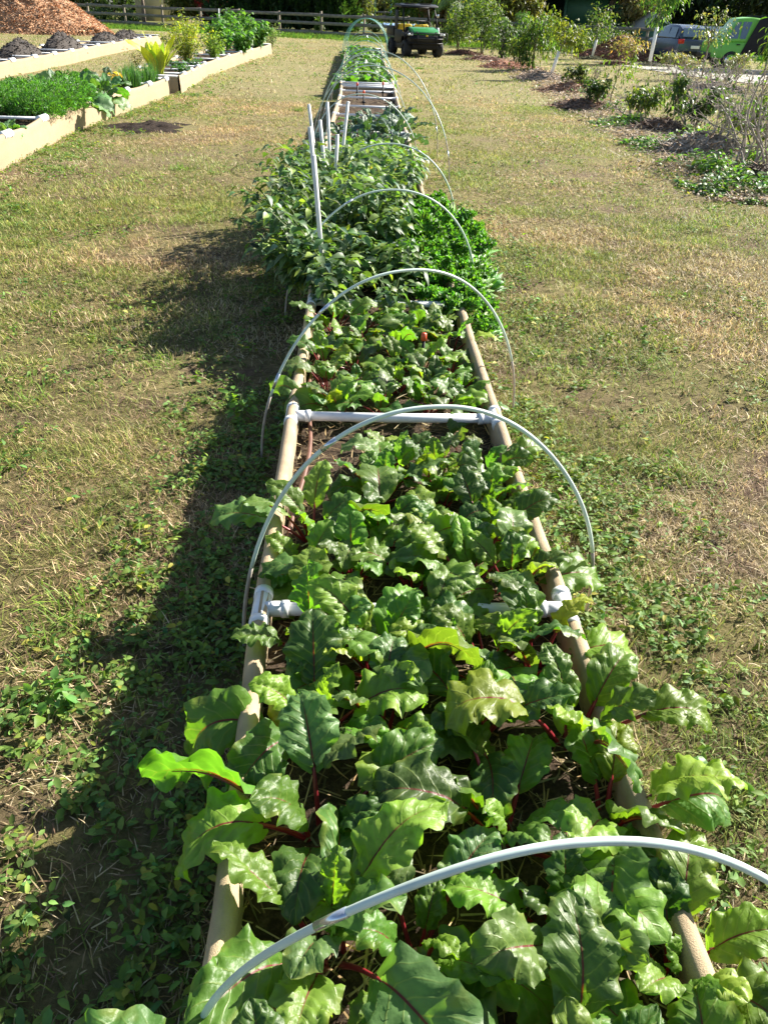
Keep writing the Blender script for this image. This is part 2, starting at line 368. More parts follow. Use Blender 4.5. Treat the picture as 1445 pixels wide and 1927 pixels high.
bed1 = bed('long tan fabric raised bed full of beets nearest the viewer, with white pipe crossbars', B1Y, B1L, B1R, .30, [.42, 1.75, 3.03, 4.57, 5.9, 7.3], M['fabric'], straw=9000, r=.0255)
mb = MB(); mb.add(*tube([(np.interp(y, B1Y, B1L)-.155+.06+.02*sin(y*5), y+.6, .25) for y in np.arange(1.9, 4.5, .1)], .009, 8)); mb.build('irrigation_tube', M['brownpipe'], bed1)
bed2 = bed('middle raised bed with bare soil and blue green kale behind the white stakes', [9.1, 13, 17, 19.2], [-.52, -.51, -.5, -.53], [.57, .58, .60, .62], .30, [10.4, 12.0, 14.0, 15.3, 16.85, 18.15], M['cream'], endcaps=(True, True), straw=1500)
bed3 = bed('farthest raised bed in the middle row, packed with leafy greens under hoops', [19.6, 28, 37], [-.56, -.7, -.85], [.62, .56, .6], .30, [20.2, 22.5, 25, 28, 31, 34], M['cream'], endcaps=(True, True))

# ---------------------------------------------------------------- hoops over the beds
def hoop(fl, fr, h, label, shift=0.0, m='rod', r=.0066, sl=(.36, .66), zb=(-.05, -.05), ex=.92, seg=72):
    fl = np.array([*fl, zb[0]]); fr = np.array([*fr, zb[1]]); c = (fl+fr)/2; hv = (fr-fl)/2
    o = empty('garden_hoop', (c[0], c[1], 0), 0, label, 'garden hoop', 'bent rod hoops arching over the middle beds')
    th = np.linspace(pi, 0, seg); P = np.array([c+hv*np.sign(cos(t))*abs(cos(t))**.93+np.array([shift*sin(t)+.008*sin(3.7*t)+.010*sin(2.3*t+fl[1]*7), .012*sin(5*t+fl[1]), (h-c[2])*abs(sin(t))**ex]) for t in th])-[c[0], c[1], 0]
    k = int(seg*.13)
    mb = MB().add(*tube(P[k:seg-k], r, 10)); mb.build('rod', M[m], o)
    for q in (P[:k+1], P[seg-k-1:]): MB().add(*tube(q, r*.95, 8)).build('ground_leg', M['shaderod'] if m == 'rod' else M[m], o)  # same rod down to the ground, its shade painted in on pale hoops
    for s in sl:
        i = int(s*seg); w_ = 2 if r > .005 else 1
        MB().add(*tube(P[i:i+w_+1], r*1.18, 10)).build('connector_sleeve', M['sleeve'], o)
    return o
hoop((-.29, .61), (.93, .64), .842, 'pale rod hoop closest to the camera, arching over the biggest beets', .0, sl=(.30, .66))
hoop((-.37, 1.90), (.79, 2.03), .865, 'pale rod hoop crossing in front of the white crossbar with tees at both ends', .0, sl=(.33, .9))
hoop((-.44, 3.18), (.81, 3.70), .825, 'pale rod hoop arching over the small beets just before the curly kale', .0, sl=(.3, .14))
hoop((-.50, 5.08), (.81, 5.43), .815, 'pale rod hoop over the white stakes and curly kale clump', .02, sl=(.36,))
hoop((-.46, 7.15), (.83, 7.3), .815, 'pale rod hoop behind the white stakes, before the bed end elbow', .03, sl=(.6,))
hoop((-.74, 11.9), (1.03, 10.15), 1.17, 'tall leaning pale hoop reaching widest over the grass beside blue kale', .0, sl=(.9,))
hoop((-.72, 12.9), (1.04, 12.1), 1.27, 'tallest leaning pale hoop, second widest over the grass beside blue kale', .0, sl=(.9,))
tail = ['just behind the two leaning hoops', 'over the first bare soil strip', 'over the last bare soil strip', 'at the front end of the farthest bed', 'second over the farthest bed greens', 'third over the farthest bed greens',
        'fourth over the farthest bed greens', 'fifth over the farthest bed greens', 'sixth over the farthest bed greens', 'at the far end of the farthest bed']
for (y, h, m), tl in zip([(11.2, .84, 'rod'), (14.6, .88, 'rod'), (17.2, .86, 'rod'), (19.4, .9, 'rod'), (21.4, .92, 'tealrod'), (23.6, .9, 'rod'), (26.3, .92, 'tealrod'), (29, .93, 'tealrod'), (32, .9, 'rod'), (35, .95, 'tealrod')], tail):
    hoop((-.66-.004*y, y-.1), (.72, y+.15), h, ('pale' if m == 'rod' else 'teal')+' rod hoop '+tl, rng.normal(0, .03), m, .0075 if m == 'tealrod' else .007, sl=(rng.uniform(.3, .7),))
for i, y in enumerate((40.2, 41.6, 43.4, 45)):
    hoop((-1.05+.03*i, y), (.92+.05*i, y+.3), 1.30-.02*i, ['first', 'second', 'third', 'last'][i]+' tall teal hoop in the set standing beside the utility vehicle', 0, 'tealrod', .014, sl=())

# ---------------------------------------------------------------- leaves with veins
PROF = np.array([(0, .10), (.04, .46), (.10, .70), (.2, .88), (.32, .98), (.45, 1), (.6, .93), (.74, .79), (.86, .57), (.94, .35), (.98, .18), (1, .02)])
OVAL = np.array([(0, .08), (.06, .5), (.15, .85), (.3, 1), (.5, .97), (.7, .78), (.85, .5), (.95, .2), (1, .02)])
STRAP = np.array([(0, .2), (.1, .5), (.25, .8), (.5, 1), (.75, .95), (.9, .7), (.97, .4), (1, .05)])
def vblade(mb, r, base, az, L, Wd, el0, curl, tone, nu=13, nv=23, prof=PROF, ruf=.22, puck=.016, fold=.25, nveins=7., lobes=.16, roll=0., rf=3.2, jag=.10, fru=2.0):
    v = np.linspace(0, 1, nv); u = np.linspace(-1, 1, nu)
    el = el0-curl*v**1.25+.12*np.sin(v*pi*2*r.uniform(.6, 1.4)+r.uniform(0, 6)); ds = L/(nv-1)
    rr = np.concatenate([[0], np.cumsum(np.cos(el[:-1])*ds)]); zz = np.concatenate([[0], np.cumsum(np.sin(el[:-1])*ds)])
    rad = np.array([cos(az), sin(az), 0]); lat = np.array([-sin(az), cos(az), 0]); up = np.array([0, 0, 1.])
    # a sideways sweep of the midrib
    bend = r.normal(0, .12)*L*v**2
    C = np.array(base)+rr[:, None]*rad+zz[:, None]*up+bend[:, None]*lat
    T = np.cos(el)[:, None]*rad+np.sin(el)[:, None]*up; Nn = -np.sin(el)[:, None]*rad+np.cos(el)[:, None]*up
    ro = roll+r.normal(0, .25)*v
    Lt = np.cos(ro)[:, None]*lat+np.sin(ro)[:, None]*Nn; Nr = -np.sin(ro)[:, None]*lat+np.cos(ro)[:, None]*Nn
    w = Wd*np.interp(v, prof[:, 0], prof[:, 1])
    U, V = np.meshgrid(u, v); au = np.abs(U); sg = np.sign(U)+(U == 0)
    side = (U > 0).astype(int); p1 = np.array([r.uniform(0, 6.28), r.uniform(0, 6.28)])[side]; p2 = np.array([r.uniform(0, 6.28), r.uniform(0, 6.28)])[side]; p3 = np.array([r.uniform(0, 6.28), r.uniform(0, 6.28)])[side]
    Wv = w[:, None]*(1+jag*np.sin(V*2*pi*2.3+p1)*au+jag*.6*np.sin(V*2*pi*6.1+p2)*au)
    s = U*Wv
    h = fold*au**1.3*Wv*(1-.9*V)-.10*au**3*Wv
    h = h+ruf*Wd*au**fru*(np.sin(2*pi*rf*V+p1)*.6+np.sin(2*pi*rf*1.9*V+p2)*.42+np.sin(2*pi*rf*3.3*V+p3)*.2)*np.minimum(1, V*8+.3)*np.minimum(1, (1.02-V)*7+.25)
    ph = (V-.30*au)*nveins
    h = h+puck*(np.abs(np.sin(pi*ph+pi/2))**.75)*np.minimum(1, au*5)*(1-au**5)*np.minimum(1, (1-V)*4)
    h = h+puck*.8*(vn(U*5+r.uniform(0, 99), V*9, 1., int(r.integers(99)))-.5)*np.minimum(1, au*4)
    al = -lobes*L*au**1.5*np.exp(-V/.10)+.04*L*au*np.sin(V*2*pi*3.4+p3)*V*(1-V)*2
    Pp = C[:, None]+s[..., None]*Lt[:, None]+h[..., None]*Nr[:, None]+al[..., None]*T[:, None]
    ii = np.arange(nu*nv).reshape(nv, nu)
    F = np.stack([ii[:-1, :-1], ii[:-1, 1:], ii[1:, 1:], ii[1:, :-1]], -1).reshape(-1, 4)
    tcol = np.asarray(tone)[None, None]*(1+.16*(vn(U*2+r.uniform(0, 50), V*3, 1., 5)-.5))[..., None]*np.ones((nv, nu, 1))
    mb.add(Pp.reshape(-1, 3), F, tcol.reshape(-1, 3), np.c_[(U.ravel()+1)/2, V.ravel()])
    return C, Nr
def vplant(name, label, cat, loc, r, n, size, leafm, tones, stalkcol, group=None, nu=13, nv=23, prof=PROF, pet=(.10, .2), Lr=(.16, .25), asp=.36, els=(80, 35), curl=(.7, 1.9), prefer=(), stalk=True, pr=.0048, root=False, **kw):
    o = empty(name, loc, 0, label, cat, group); fm = MB(); sm = MB(); a0 = r.uniform(0, 6.28)
    for i in range(n):
        f = i/max(1, n-1)                                    # 0 inner .. 1 outer
        az = a0+i*2.39996+r.normal(0, .25)
        if i >= n-len(prefer): az = prefer[n-1-i]+r.normal(0, .12)
        pe = R_(np.interp(f, [0, 1], els))+r.normal(0, .12)
        P = size*r.uniform(*pet)*(.65+.45*f); L = size*r.uniform(*Lr)*(.62+.42*f); Wd = L*asp*r.uniform(.85, 1.15)
        e1 = pe-.2-.25*f; k = 7; ee = np.linspace(pe, e1, k)
        rad = np.array([cos(az), sin(az), 0]); b = rad*.012*size*2
        pts = [b]
        for q in range(k-1): pts.append(pts[-1]+P/(k-1)*(np.cos(ee[q])*rad+np.array([0, 0, np.sin(ee[q])])))
        tone = tones[int(r.integers(len(tones)))]*r.uniform(.75, 1.5)*np.array([r.uniform(.85, 1.25), 1, r.uniform(.8, 1.1)])
        if r.random() < .05: tone = tone*np.array([1.45, 1.12, .9])
        C, Nr = vblade(fm, r, pts[-1], az, L, Wd, e1+r.normal(.05, .1), r.uniform(*curl)*(.6+.5*f), tone, nu, nv, prof, roll=r.normal(0, .35), **kw)
        if stalk:
            mi = C[1:int(nv*.75):3]-Nr[1:int(nv*.75):3]*.0035*size
            al = np.r_[np.array(pts), mi]; rad_ = np.r_[np.linspace(pr*1.35, pr*.8, k), np.linspace(pr*.7, pr*.15, len(mi))]*size
            sm.add(*tube(al, rad_, 6), col=np.asarray(stalkcol)*r.uniform(.7, 1.3))
    fm.build('foliage', leafm, o)
    if stalk: sm.build('stalk', M['stalk'], o)
    if root:
        rp = MB(); rp.add(*lathe([(.002, .03), (.012, .028), (.022, .012), (.026, -.01), (.02, -.04)], 12, 'z')); rp.build('root', plain('beet_root', (.45, .20, .15), .6, .3, 40), o)
    return o
BT = np.array([(.10, .20, .026), (.125, .23, .030), (.075, .16, .030), (.16, .265, .034), (.10, .18, .05), (.07, .14, .026)])*np.array([.86, .88, .9])
RED = (.26, .022, .03)
# rows of beets: (Y, [x...], size, words for the row)
words = ['row nearest the camera', 'second row from the camera', 'third row from the camera', 'fourth row from the camera', 'row before the nearer crossbar', 'row past the nearer crossbar', 'row under the second hoop', 'row behind the second hoop', 'half empty mulched row', 'sparse row before the tee crossbar',
         'first row past tee crossbar', 'second row past tee crossbar', 'third row past tee crossbar', 'fourth row past tee crossbar', 'last row before the peppers']
rows = [(.50, (-.13, .36, .58), .95), (.80, (-.06, .13, .44, .63), .98), (1.07, (-.07, .34, .59), 1.02), (1.34, (-.08, .08, .34, .58), 1.0), (1.58, (-.10, .06, .23, .38, .52), .92),
        (1.95, (-.17, .0, .20, .36, .50), .88), (2.2, (-.14, .06, .26, .45), .86), (2.42, (.10, .30, .46), .8), (2.64, (.16, .32, .47), .74), (2.86, (.14, .28, .42), .42),
        (3.22, (-.19, -.06, .12, .30, .45), .66), (3.47, (-.17, 0., .16, .34, .48), .68), (3.73, (-.19, -.02, .18, .33, .48), .70), (4.0, (-.18, .02, .2, .36, .48), .74), (4.27, (-.17, -.01, .16, .33, .47), .82)]
ordn = ['first', 'second', 'third', 'fourth', 'fifth']
for ri, (y, xs, sz) in enumerate(rows):
    for k, x in enumerate(sorted(xs)):
        r = np.random.default_rng(100+ri*10+k); near = ri < 5
        s = sz*r.uniform(.86, 1.12); n = int(r.integers(7, 11)) if ri < 9 else int(r.integers(6, 9))
        if ri == 9: n = 4
        pf = []
        if k == 0 and ri in (0, 2, 3, 6): pf = [pi*.97]
        if k == len(xs)-1 and ri in (0, 2, 3, 4): pf = [.1]
        pos = ('by the shadow side wall' if k == 0 else 'by the sunny side wall' if k == len(xs)-1 else ordn[k]+' along the row')
        vplant('beet_plant', ('large' if sz > .91 else 'medium' if sz > .75 else 'small')+' red stalked beet plant '+pos+', '+words[ri], 'beet plant', (x+r.normal(0, .018), y+r.normal(0, .02), .215), r, n, s, M['beet'], BT, RED,
               'beet plants in the near raised bed', 15 if near else 13 if ri < 9 else 9, 29 if near else 23 if ri < 9 else 17, els=(84, 50), prefer=pf, root=(ri == 1 and k == 1),
               ruf=.27, rf=2.8, jag=.085, puck=.011*s, fold=.32, curl=(.8, 2.3), asp=.345)
# ---------------------------------------------------------------- bushy plants: stems with leaf cards
def bushplant(name, label, cat, loc, r, n_st, H, spread, per, L, asp, cols, group=None, leafm='leaf', stemcol='greenstem', lean=(0, 0), droop=.5, flowers=0, z0=.0, lowest=.15, sr=.006, tilt=.2):
    o = empty(name, loc, 0, label, cat, group); st = MB(); lf = MB(); B = []; D = []; tips = []
    for i in range(n_st):
        a = i*2.4+r.normal(0, .3); sp = spread*np.sqrt(r.uniform(.05, 1)); h = H*r.uniform(.7, 1.0)*(1-.35*(sp/spread)**2)
        k = 7; t = np.linspace(0, 1, k)
        P = np.c_[(sp*np.cos(a)*t**1.3+lean[0]*t*t), (sp*np.sin(a)*t**1.3+lean[1]*t*t), z0+h*t**.85]+r.normal(0, .012, (k, 3))*t[:, None]
        st.add(*tube(P, np.linspace(sr, sr*.35, k), 5, False))
        for q in range(per):
            tt = lowest+(1-lowest)*((q+r.uniform(0, 1))/per)**.8; c = np.array([np.interp(tt, t, P[:, j]) for j in range(3)])
            a2 = q*2.4+r.normal(0, .5)+a; off = r.uniform(.01, .05)*(1+spread)
            B.append(c+[np.cos(a2)*off, np.sin(a2)*off, 0]); D.append([np.cos(a2), np.sin(a2), r.normal(.1, tilt+.15)])
        tips.append(P[-1])
    B = np.array(B); D = np.array(D); n = len(B)
    col = np.concatenate([tint(n, c, .22, .1, r)[None] for c in cols])[r.integers(len(cols), size=n), np.arange(n)]
    up = nrm(np.c_[r.normal(0, .35, (n, 2)), np.ones(n)])
    cards(lf, B, D, up, L*r.uniform(.55, 1.15, n), L*asp*r.uniform(.4, .6, n), col, ((0, .1), (.2, .85), (.5, 1), (.8, .5), (1, .03)), droop=r.uniform(droop*.3, droop*1.3, n), fold=.3)
    st.build('stem', M[stemcol], o); lf.build('foliage', M[leafm], o)
    if flowers:
        fb = MB(); q = r.integers(n, size=flowers)
        for z in B[q]: cards(fb, np.repeat(z[None]+[0, 0, -.01], 5, 0), np.c_[np.cos(np.arange(5)*1.257), np.sin(np.arange(5)*1.257), np.full(5, -.5)], np.tile([0, 0, 1.], (5, 1)), .02, .009, np.tile((.75, .55, .03), (5, 1)))
        fb.build('blossom', M['leaf'], o)
    return o
PEP = [(.075, .145, .045), (.10, .18, .05), (.055, .11, .05), (.125, .18, .095), (.18, .265, .05)]
pl = [(-.34, 5.35, .62, .30), (-.12, 5.75, .72, .30), (-.38, 6.2, .78, .34), (.08, 6.35, .70, .32), (-.2, 6.85, .80, .34), (.22, 7.1, .66, .3), (-.42, 7.2, .72, .3), (-.05, 7.7, .66, .3), (.32, 7.95, .5, .26), (-.30, 8.3, .52, .28), (.18, 8.6, .42, .25), (-.16, 4.66, .36, .2), (.16, 4.56, .32, .17), (.14, 5.7, .6, .22), (-.46, 5.9, .50, .34), (-.50, 6.7, .55, .36), (-.40, 5.05, .42, .26), (0.02, 6.0, .66, .26), (-.1, 7.3, .76, .3), (.3, 8.4, .45, .26), (-.36, 7.7, .62, .3), (-.04, 5.2, .46, .2), (.2, 5.05, .4, .2), (-.2, 4.95, .4, .2)]
pw = ['before the tall white stake, over the tan wall', 'beside the foot of the tall white stake', 'sprawling farthest out over the shaded grass', 'in the gap between the stakes and curly kale', 'amid the cluster of white stakes', 'behind the curly kale under the hoop',
      'outside the stakes on the shaded edge', 'at the back of the stake cluster', 'low and pale by the bed end', 'behind the stakes near the bare wall', 'last before the bed end pipe', 'small, just behind the last beets', 'smallest, between last beets and curly kale', 'touching the curly kale heads', 'drooping low beside the tall stake', 'drooping low over the shaded grass', 'at the near shaded corner of the clump', 'between two stakes', 'tallest, behind the stakes', 'low by the sunny rear wall', 'on the rear shaded edge', 'hiding the foot of the tall stake', 'beside the front of the curly kale', 'leaning on the rail before the tall stake']
for i, (x, y, h, s) in enumerate(pl):
    r = np.random.default_rng(300+i); sm_ = h < .35
    bushplant('pepper_plant', 'leafy pepper plant with pointed leaves '+pw[i], 'pepper plant', (x, y, .2), r, 5 if sm_ else 11, h, s*1.1, 16 if sm_ else 36, .06 if sm_ else .082, .55, PEP, 'pepper plants around the white stakes', 'shiny', lean=(-.17, 0) if x < -.3 else (0, 0), droop=.75, flowers=0 if sm_ else 5)
for i, (x, y, h) in enumerate(((-.2, 9.35, .34), (.05, 9.5, .38), (.3, 9.4, .36), (.42, 9.75, .3), (-.02, 9.9, .36), (.2, 10.0, .34))):
    r = np.random.default_rng(340+i)
    bushplant('chard_seedling', 'yellow green leafy plant, '+ordn[i % 5]+(' at the back of' if i > 4 else ' in')+' the near end of the kale bed', 'leafy plant', (x, y, .2), r, 7, h, .2, 14, .10, .55, [(.12, .22, .03), (.16, .27, .035), (.09, .17, .03)], 'yellow green plants at the bed end', 'shiny', droop=.5)
# white pipe stakes
stk = [((590, 292), 5.0, (610, 540)), ((583, 239), 5.75, (602, 433)), ((602, 226), 7.0, (612, 330)), ((635, 253), 7.0, (628, 400)), ((581, 196), 8.0, (594, 300)), ((616, 192), 8.0, (622, 330)), ((655, 191), 8.0, (643, 300))]
sw = ['frontmost and lowest topped white pipe stake, reaching down to the last beets', 'white pipe stake standing just behind the frontmost one', 'white pipe stake topped mid height in the middle of the cluster', 'shortest topped white pipe stake, upright among pale leaves', 'white pipe stake tilted towards the open grass at the back', 'tallest white pipe stake, standing straight at the back', 'white pipe stake tilted towards the kale bed at the back']
for (tp, y, bp), l in zip(stk, sw):
    a = atY(*tp, y); b0 = atY(*bp, y); d = nrm(b0-a); b = a+d*((a[2]-.12)/max(.2, -d[2])); ax = a-b
    o = MB().add(*tube([b-b, ax*.45, ax], [.0145, .0145, .0145], 12)).build('pipe_stake', M['pvcdirty'])
    o.location = b; tag(o, l, 'stake', 'white pipe stakes in the pepper plants')
# curly kale
KC = np.array([(.075, .22, .018), (.10, .27, .022), (.055, .165, .022)])
for i, (x, y, s) in enumerate(((.50, 5.15, .95), (.62, 5.75, 1.1), (.40, 5.55, .9), (.62, 6.4, 1.1), (.42, 6.2, 1.0), (.56, 7.0, 1.0), (.60, 4.66, .72))):
    r = np.random.default_rng(360+i)
    kp = vplant('curly_kale', 'bright green curly kale plant '+['at the front of the frilly clump', 'bulging over the tan wall mid clump', 'on the pepper side of the frilly clump', 'towards the back, overhanging the lit grass', 'in the middle of the frilly clump', 'at the back of the frilly clump', 'lowest, hanging down over the wall'][i], 'kale', (x, y, .2), r, 26, s, M['kale'], KC, (.10, .2, .06), 'curly kale plants spilling over the wall',
           13, 23, OVAL, pet=(.12, .26), Lr=(.16, .24), asp=.42, els=(84, 5), curl=(.5, 2.0), ruf=.75, rf=7.5, jag=.2, puck=.014, fru=1.2, fold=.2, lobes=.05, prefer=(.2, -.5) if x > .5 else ())
    fo = [c for c in kp.children if c.name.startswith('foliage')][0]; fv = np.array([v.co for v in fo.data.vertices]); q = fv[r.integers(len(fv), size=5200)]+r.normal(0, .008, (5200, 3)); q = q[q[:, 2] > np.quantile(q[:, 2], .12)]; m_ = len(q)
    fb = MB(); cards(fb, q, rdir(m_, r)+[0, 0, .5], rdir(m_, r), r.uniform(.012, .026, m_), r.uniform(.006, .012, m_), tint(m_, (.085, .21, .026), .4, .14, r), ((0, .4), (.5, 1), (1, .5)), droop=.9, fold=.6); fb.build('frill', M['leaf'], kp)
BK = np.array([(.05, .10, .075), (.065, .125, .09), (.04, .085, .06), (.055, .12, .055)])
for i, (x, y, s) in enumerate(((-.22, 10.6, 1.0), (.10, 10.9, 1.15), (.42, 10.7, 1.1), (-.30, 11.6, 1.0), (.02, 11.9, 1.1), (.40, 11.8, 1.2), (.56, 12.6, 1.15), (.10, 12.9, 1.1), (-.15, 13.1, .9), (.40, 13.4, 1.1), (.5, 10.0, .8), (.52, 14.1, .9))):
    r = np.random.default_rng(380+i)
    vplant('blue_kale', 'blue green kale with long upright leaves, '+['front row on the shaded side', 'front row, middle', 'front row on the sunny side', 'second row on the shaded side', 'second row, middle', 'second row on the sunny side', 'overhanging the sunny wall', 'third row, middle', 'third row, small', 'third row by the sunny wall', 'low one by the bed end pipe', 'last before the bare soil'][i], 'kale', (x, y, .2), r, 12, s, M['blue_kale'], BK, (.12, .17, .11), 'blue green kale plants in the middle bed',
           9, 17, STRAP, pet=(.08, .16), Lr=(.26, .36), asp=.17, els=(85, 38), curl=(.5, 1.7), ruf=.4, rf=3.5, jag=.18, puck=.012, fold=.4, lobes=.0)
LT = np.array([(.06, .16, .03), (.10, .22, .04), (.05, .12, .045), (.08, .15, .08)])
rowY = [20.6, 21.5, 22.6, 23.6, 24.8, 26, 27.3, 28.6, 30, 31.4, 32.9, 34.4, 36]
for i, y in enumerate(rowY):
    for k, x in enumerate((-.42, -.1, .18, .44)):
        r = np.random.default_rng(420+i*4+k)
        vplant('leafy_green', 'leafy green plant in row '+['one', 'two', 'three', 'four', 'five', 'six', 'seven', 'eight', 'nine', 'ten', 'eleven', 'twelve', 'thirteen'][i]+' of the farthest bed, '+['on the shaded edge', 'shaded side of middle', 'sunny side of middle', 'on the sunny edge'][k], 'leafy green', (x-.012*(y-19), y+r.normal(0, .1), .2), r, 10, r.uniform(.9, 1.3), M['kale'] if i % 3 else M['beet'], LT, (.15, .2, .1), 'leafy greens under the far hoops',
               7, 9, OVAL, pet=(.06, .14), Lr=(.18, .28), asp=.45, els=(80, 25), curl=(.5, 1.6), ruf=.3, jag=.12, stalk=False)
for i, (px, py, y) in enumerate(((672, 188, 17.0), (720, 186, 17.2), (684, 206, 15.6))):
    p = at(px, py, .22); t_ = empty('valve_stake', (p[0], p[1], .2), 0, 'thin black watering stake with orange cap '+['on the shaded side of the bare soil', 'on the sunny side of the bare soil', 'before the bare soil strip'][i], 'stake', 'black watering stakes in the bare soil')
    MB().add(*tube([(0, 0, -.1), (0, 0, .27)], .014, 8)).add(*box(-.03, .03, -.012, .012, .12, .15)).build('post', M['black'], t_); MB().add(*lathe([(.001, .325), (.02, .32), (.022, .27), (.001, .27)], 10, 'z')).build('cap', M['coral'], t_)
p = at(797, 640, .36); t_ = empty('drip_emitter', (p[0], p[1], .2), 0, 'small red capped black watering stake among the beets', 'watering stake')
MB().add(*tube([(0, 0, -.08), (0, 0, .16)], .009, 8)).build('post', M['black'], t_); MB().add(*lathe([(.001, .20), (.014, .196), (.016, .16), (.001, .16)], 10, 'z')).build('cap', M['coral'], t_)

# ---------------------------------------------------------------- beds on the other side of the grass
def cyl_bed(*a, **k): return bed(*a, **k)
bl = bed('cream fabric raised bed across the grass with feathery tops and collards', [7.5, 10.2, 13, 16, 19.0], [-5.62, -5.6, -5.72, -5.62, -5.5], [-4.36, -4.34, -4.52, -4.42, -4.24], .34, [8.6, 10.4, 11.95, 14.2, 16.2, 17.6, 18.8], M['cream'], fit=1.7, sag=.03, soilz=.26, endcaps=(False, True))
bl2 = bed('cream fabric raised bed with yellow shrub and tall bean bushes, beyond the feathery tops', [19.6, 24, 28, 32, 36.4], [-5.45, -5.55, -5.45, -5.25, -5.05], [-4.15, -4.35, -4.3, -4.1, -3.86], .34, [20.4, 21.6, 22.8, 24, 26, 28, 30, 32, 34], M['cream'], fit=1.7, sag=.03, soilz=.26, endcaps=(True, True))
bl3 = bed('cream fabric raised bed heaped with dark soil near the wood chips', [19, 23, 27, 31, 36, 41], [-10.4, -10.3, -10.35, -10.5, -10.5, -10.55], [-8.95, -8.9, -8.95, -9.2, -9.3, -9.3], .34, [21, 22.6, 24.2, 25.8, 27.5, 29.2, 31, 33, 35, 37, 39], M['cream'], fit=1.9, sag=.035, soilz=.20, endcaps=(True, True), soil='heap')
def mound(name, label, cat, loc, rx, ry, h, m, r, n=44, chips=0, chipcol=None, chipL=(.05, .14), group=None, rough=.18, sharp=1.0, cw=.012, irr=.4):
    u = np.linspace(0, 1, n//2); a = np.linspace(0, 2*pi, n, endpoint=False); s = int(r.integers(99))
    U, A = np.meshgrid(u, a); x = U*np.cos(A)*(1+irr*(fbm(np.cos(A)*2+s, np.sin(A)*2, 1, s)-.5)); y = U*np.sin(A)*(1+irr*(fbm(np.cos(A)*2+s, np.sin(A)*2, 1, s)-.5))
    hf = lambda x, y: h*np.clip(1-np.hypot(x, y)**sharp, 0, 1)**1.0*(1+rough*2*(fbm(x+s, y, .7, s)-.5)+rough*(fbm(x+s, y, .16, s+1)-.5))
    z = hf(x, y)-.02*(U > .97); ii = np.arange(U.size).reshape(U.shape); i2 = np.roll(ii, -1, 0)
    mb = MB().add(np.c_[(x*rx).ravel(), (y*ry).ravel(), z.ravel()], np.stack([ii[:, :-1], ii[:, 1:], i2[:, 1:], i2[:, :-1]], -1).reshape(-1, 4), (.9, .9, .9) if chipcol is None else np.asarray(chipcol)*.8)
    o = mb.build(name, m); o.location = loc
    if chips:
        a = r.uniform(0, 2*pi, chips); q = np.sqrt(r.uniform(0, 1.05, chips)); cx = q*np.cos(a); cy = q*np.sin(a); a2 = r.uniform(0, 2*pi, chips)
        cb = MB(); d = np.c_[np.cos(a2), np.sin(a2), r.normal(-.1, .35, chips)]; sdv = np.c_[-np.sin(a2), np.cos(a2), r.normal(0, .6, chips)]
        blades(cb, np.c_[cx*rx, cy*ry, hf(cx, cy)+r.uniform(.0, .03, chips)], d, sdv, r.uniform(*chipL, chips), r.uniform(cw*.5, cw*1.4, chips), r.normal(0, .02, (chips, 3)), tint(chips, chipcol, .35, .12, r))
        for P in (cb,):
            me = P.build(name+'_chips', m); bm_join(o, me)
    return tag(o, label, cat, group)
def bm_join(o, c):
    import bmesh
    b = bmesh.new(); b.from_mesh(o.data); b.from_mesh(c.data); b.to_mesh(o.data); b.free(); o.data.update()
    me = c.data; bpy.data.objects.remove(c); bpy.data.meshes.remove(me)
hw = ['nearest dark soil heap on the bare raised bed, broad and pointed', 'largest dark soil heap, mid bed before the wood chips', 'third dark soil heap along the bare raised bed', 'farthest dark soil heap on the bare raised bed']
for i, (px, py, rx, ry, h) in enumerate(((50, 108, .58, 1.25, .43), (132, 96, .60, 1.3, .50), (218, 82, .5, 1.4, .42), (248, 76, .5, 1.4, .40))):
    p = at(px, py, .25); mound('soil_heap', hw[i], 'soil heap', (-9.66-.2*(i > 1), p[1], .2), rx, ry, h, M['attr'], np.random.default_rng(500+i), group='soil heaps on the bare bed', rough=.22, sharp=2.1, irr=.9, chips=700, chipcol=(.06, .048, .04), chipL=(.02, .07), cw=.03)
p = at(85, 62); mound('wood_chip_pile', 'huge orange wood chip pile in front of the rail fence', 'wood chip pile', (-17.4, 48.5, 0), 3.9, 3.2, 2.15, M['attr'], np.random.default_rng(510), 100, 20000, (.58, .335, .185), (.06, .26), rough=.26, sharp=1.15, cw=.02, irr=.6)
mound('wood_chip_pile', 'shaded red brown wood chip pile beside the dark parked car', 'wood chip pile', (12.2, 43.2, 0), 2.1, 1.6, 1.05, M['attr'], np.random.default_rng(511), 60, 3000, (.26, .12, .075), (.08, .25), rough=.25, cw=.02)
# spilt soil on the grass
p0 = at(290, 241); mound('soil_patch', 'spread of spilt black soil on the grass beside the cream bed', 'soil patch', (p0[0]-.05, p0[1], -.02), 1.0, .95, .09, M['patch'], np.random.default_rng(512), 90, rough=1.4, irr=1.1)

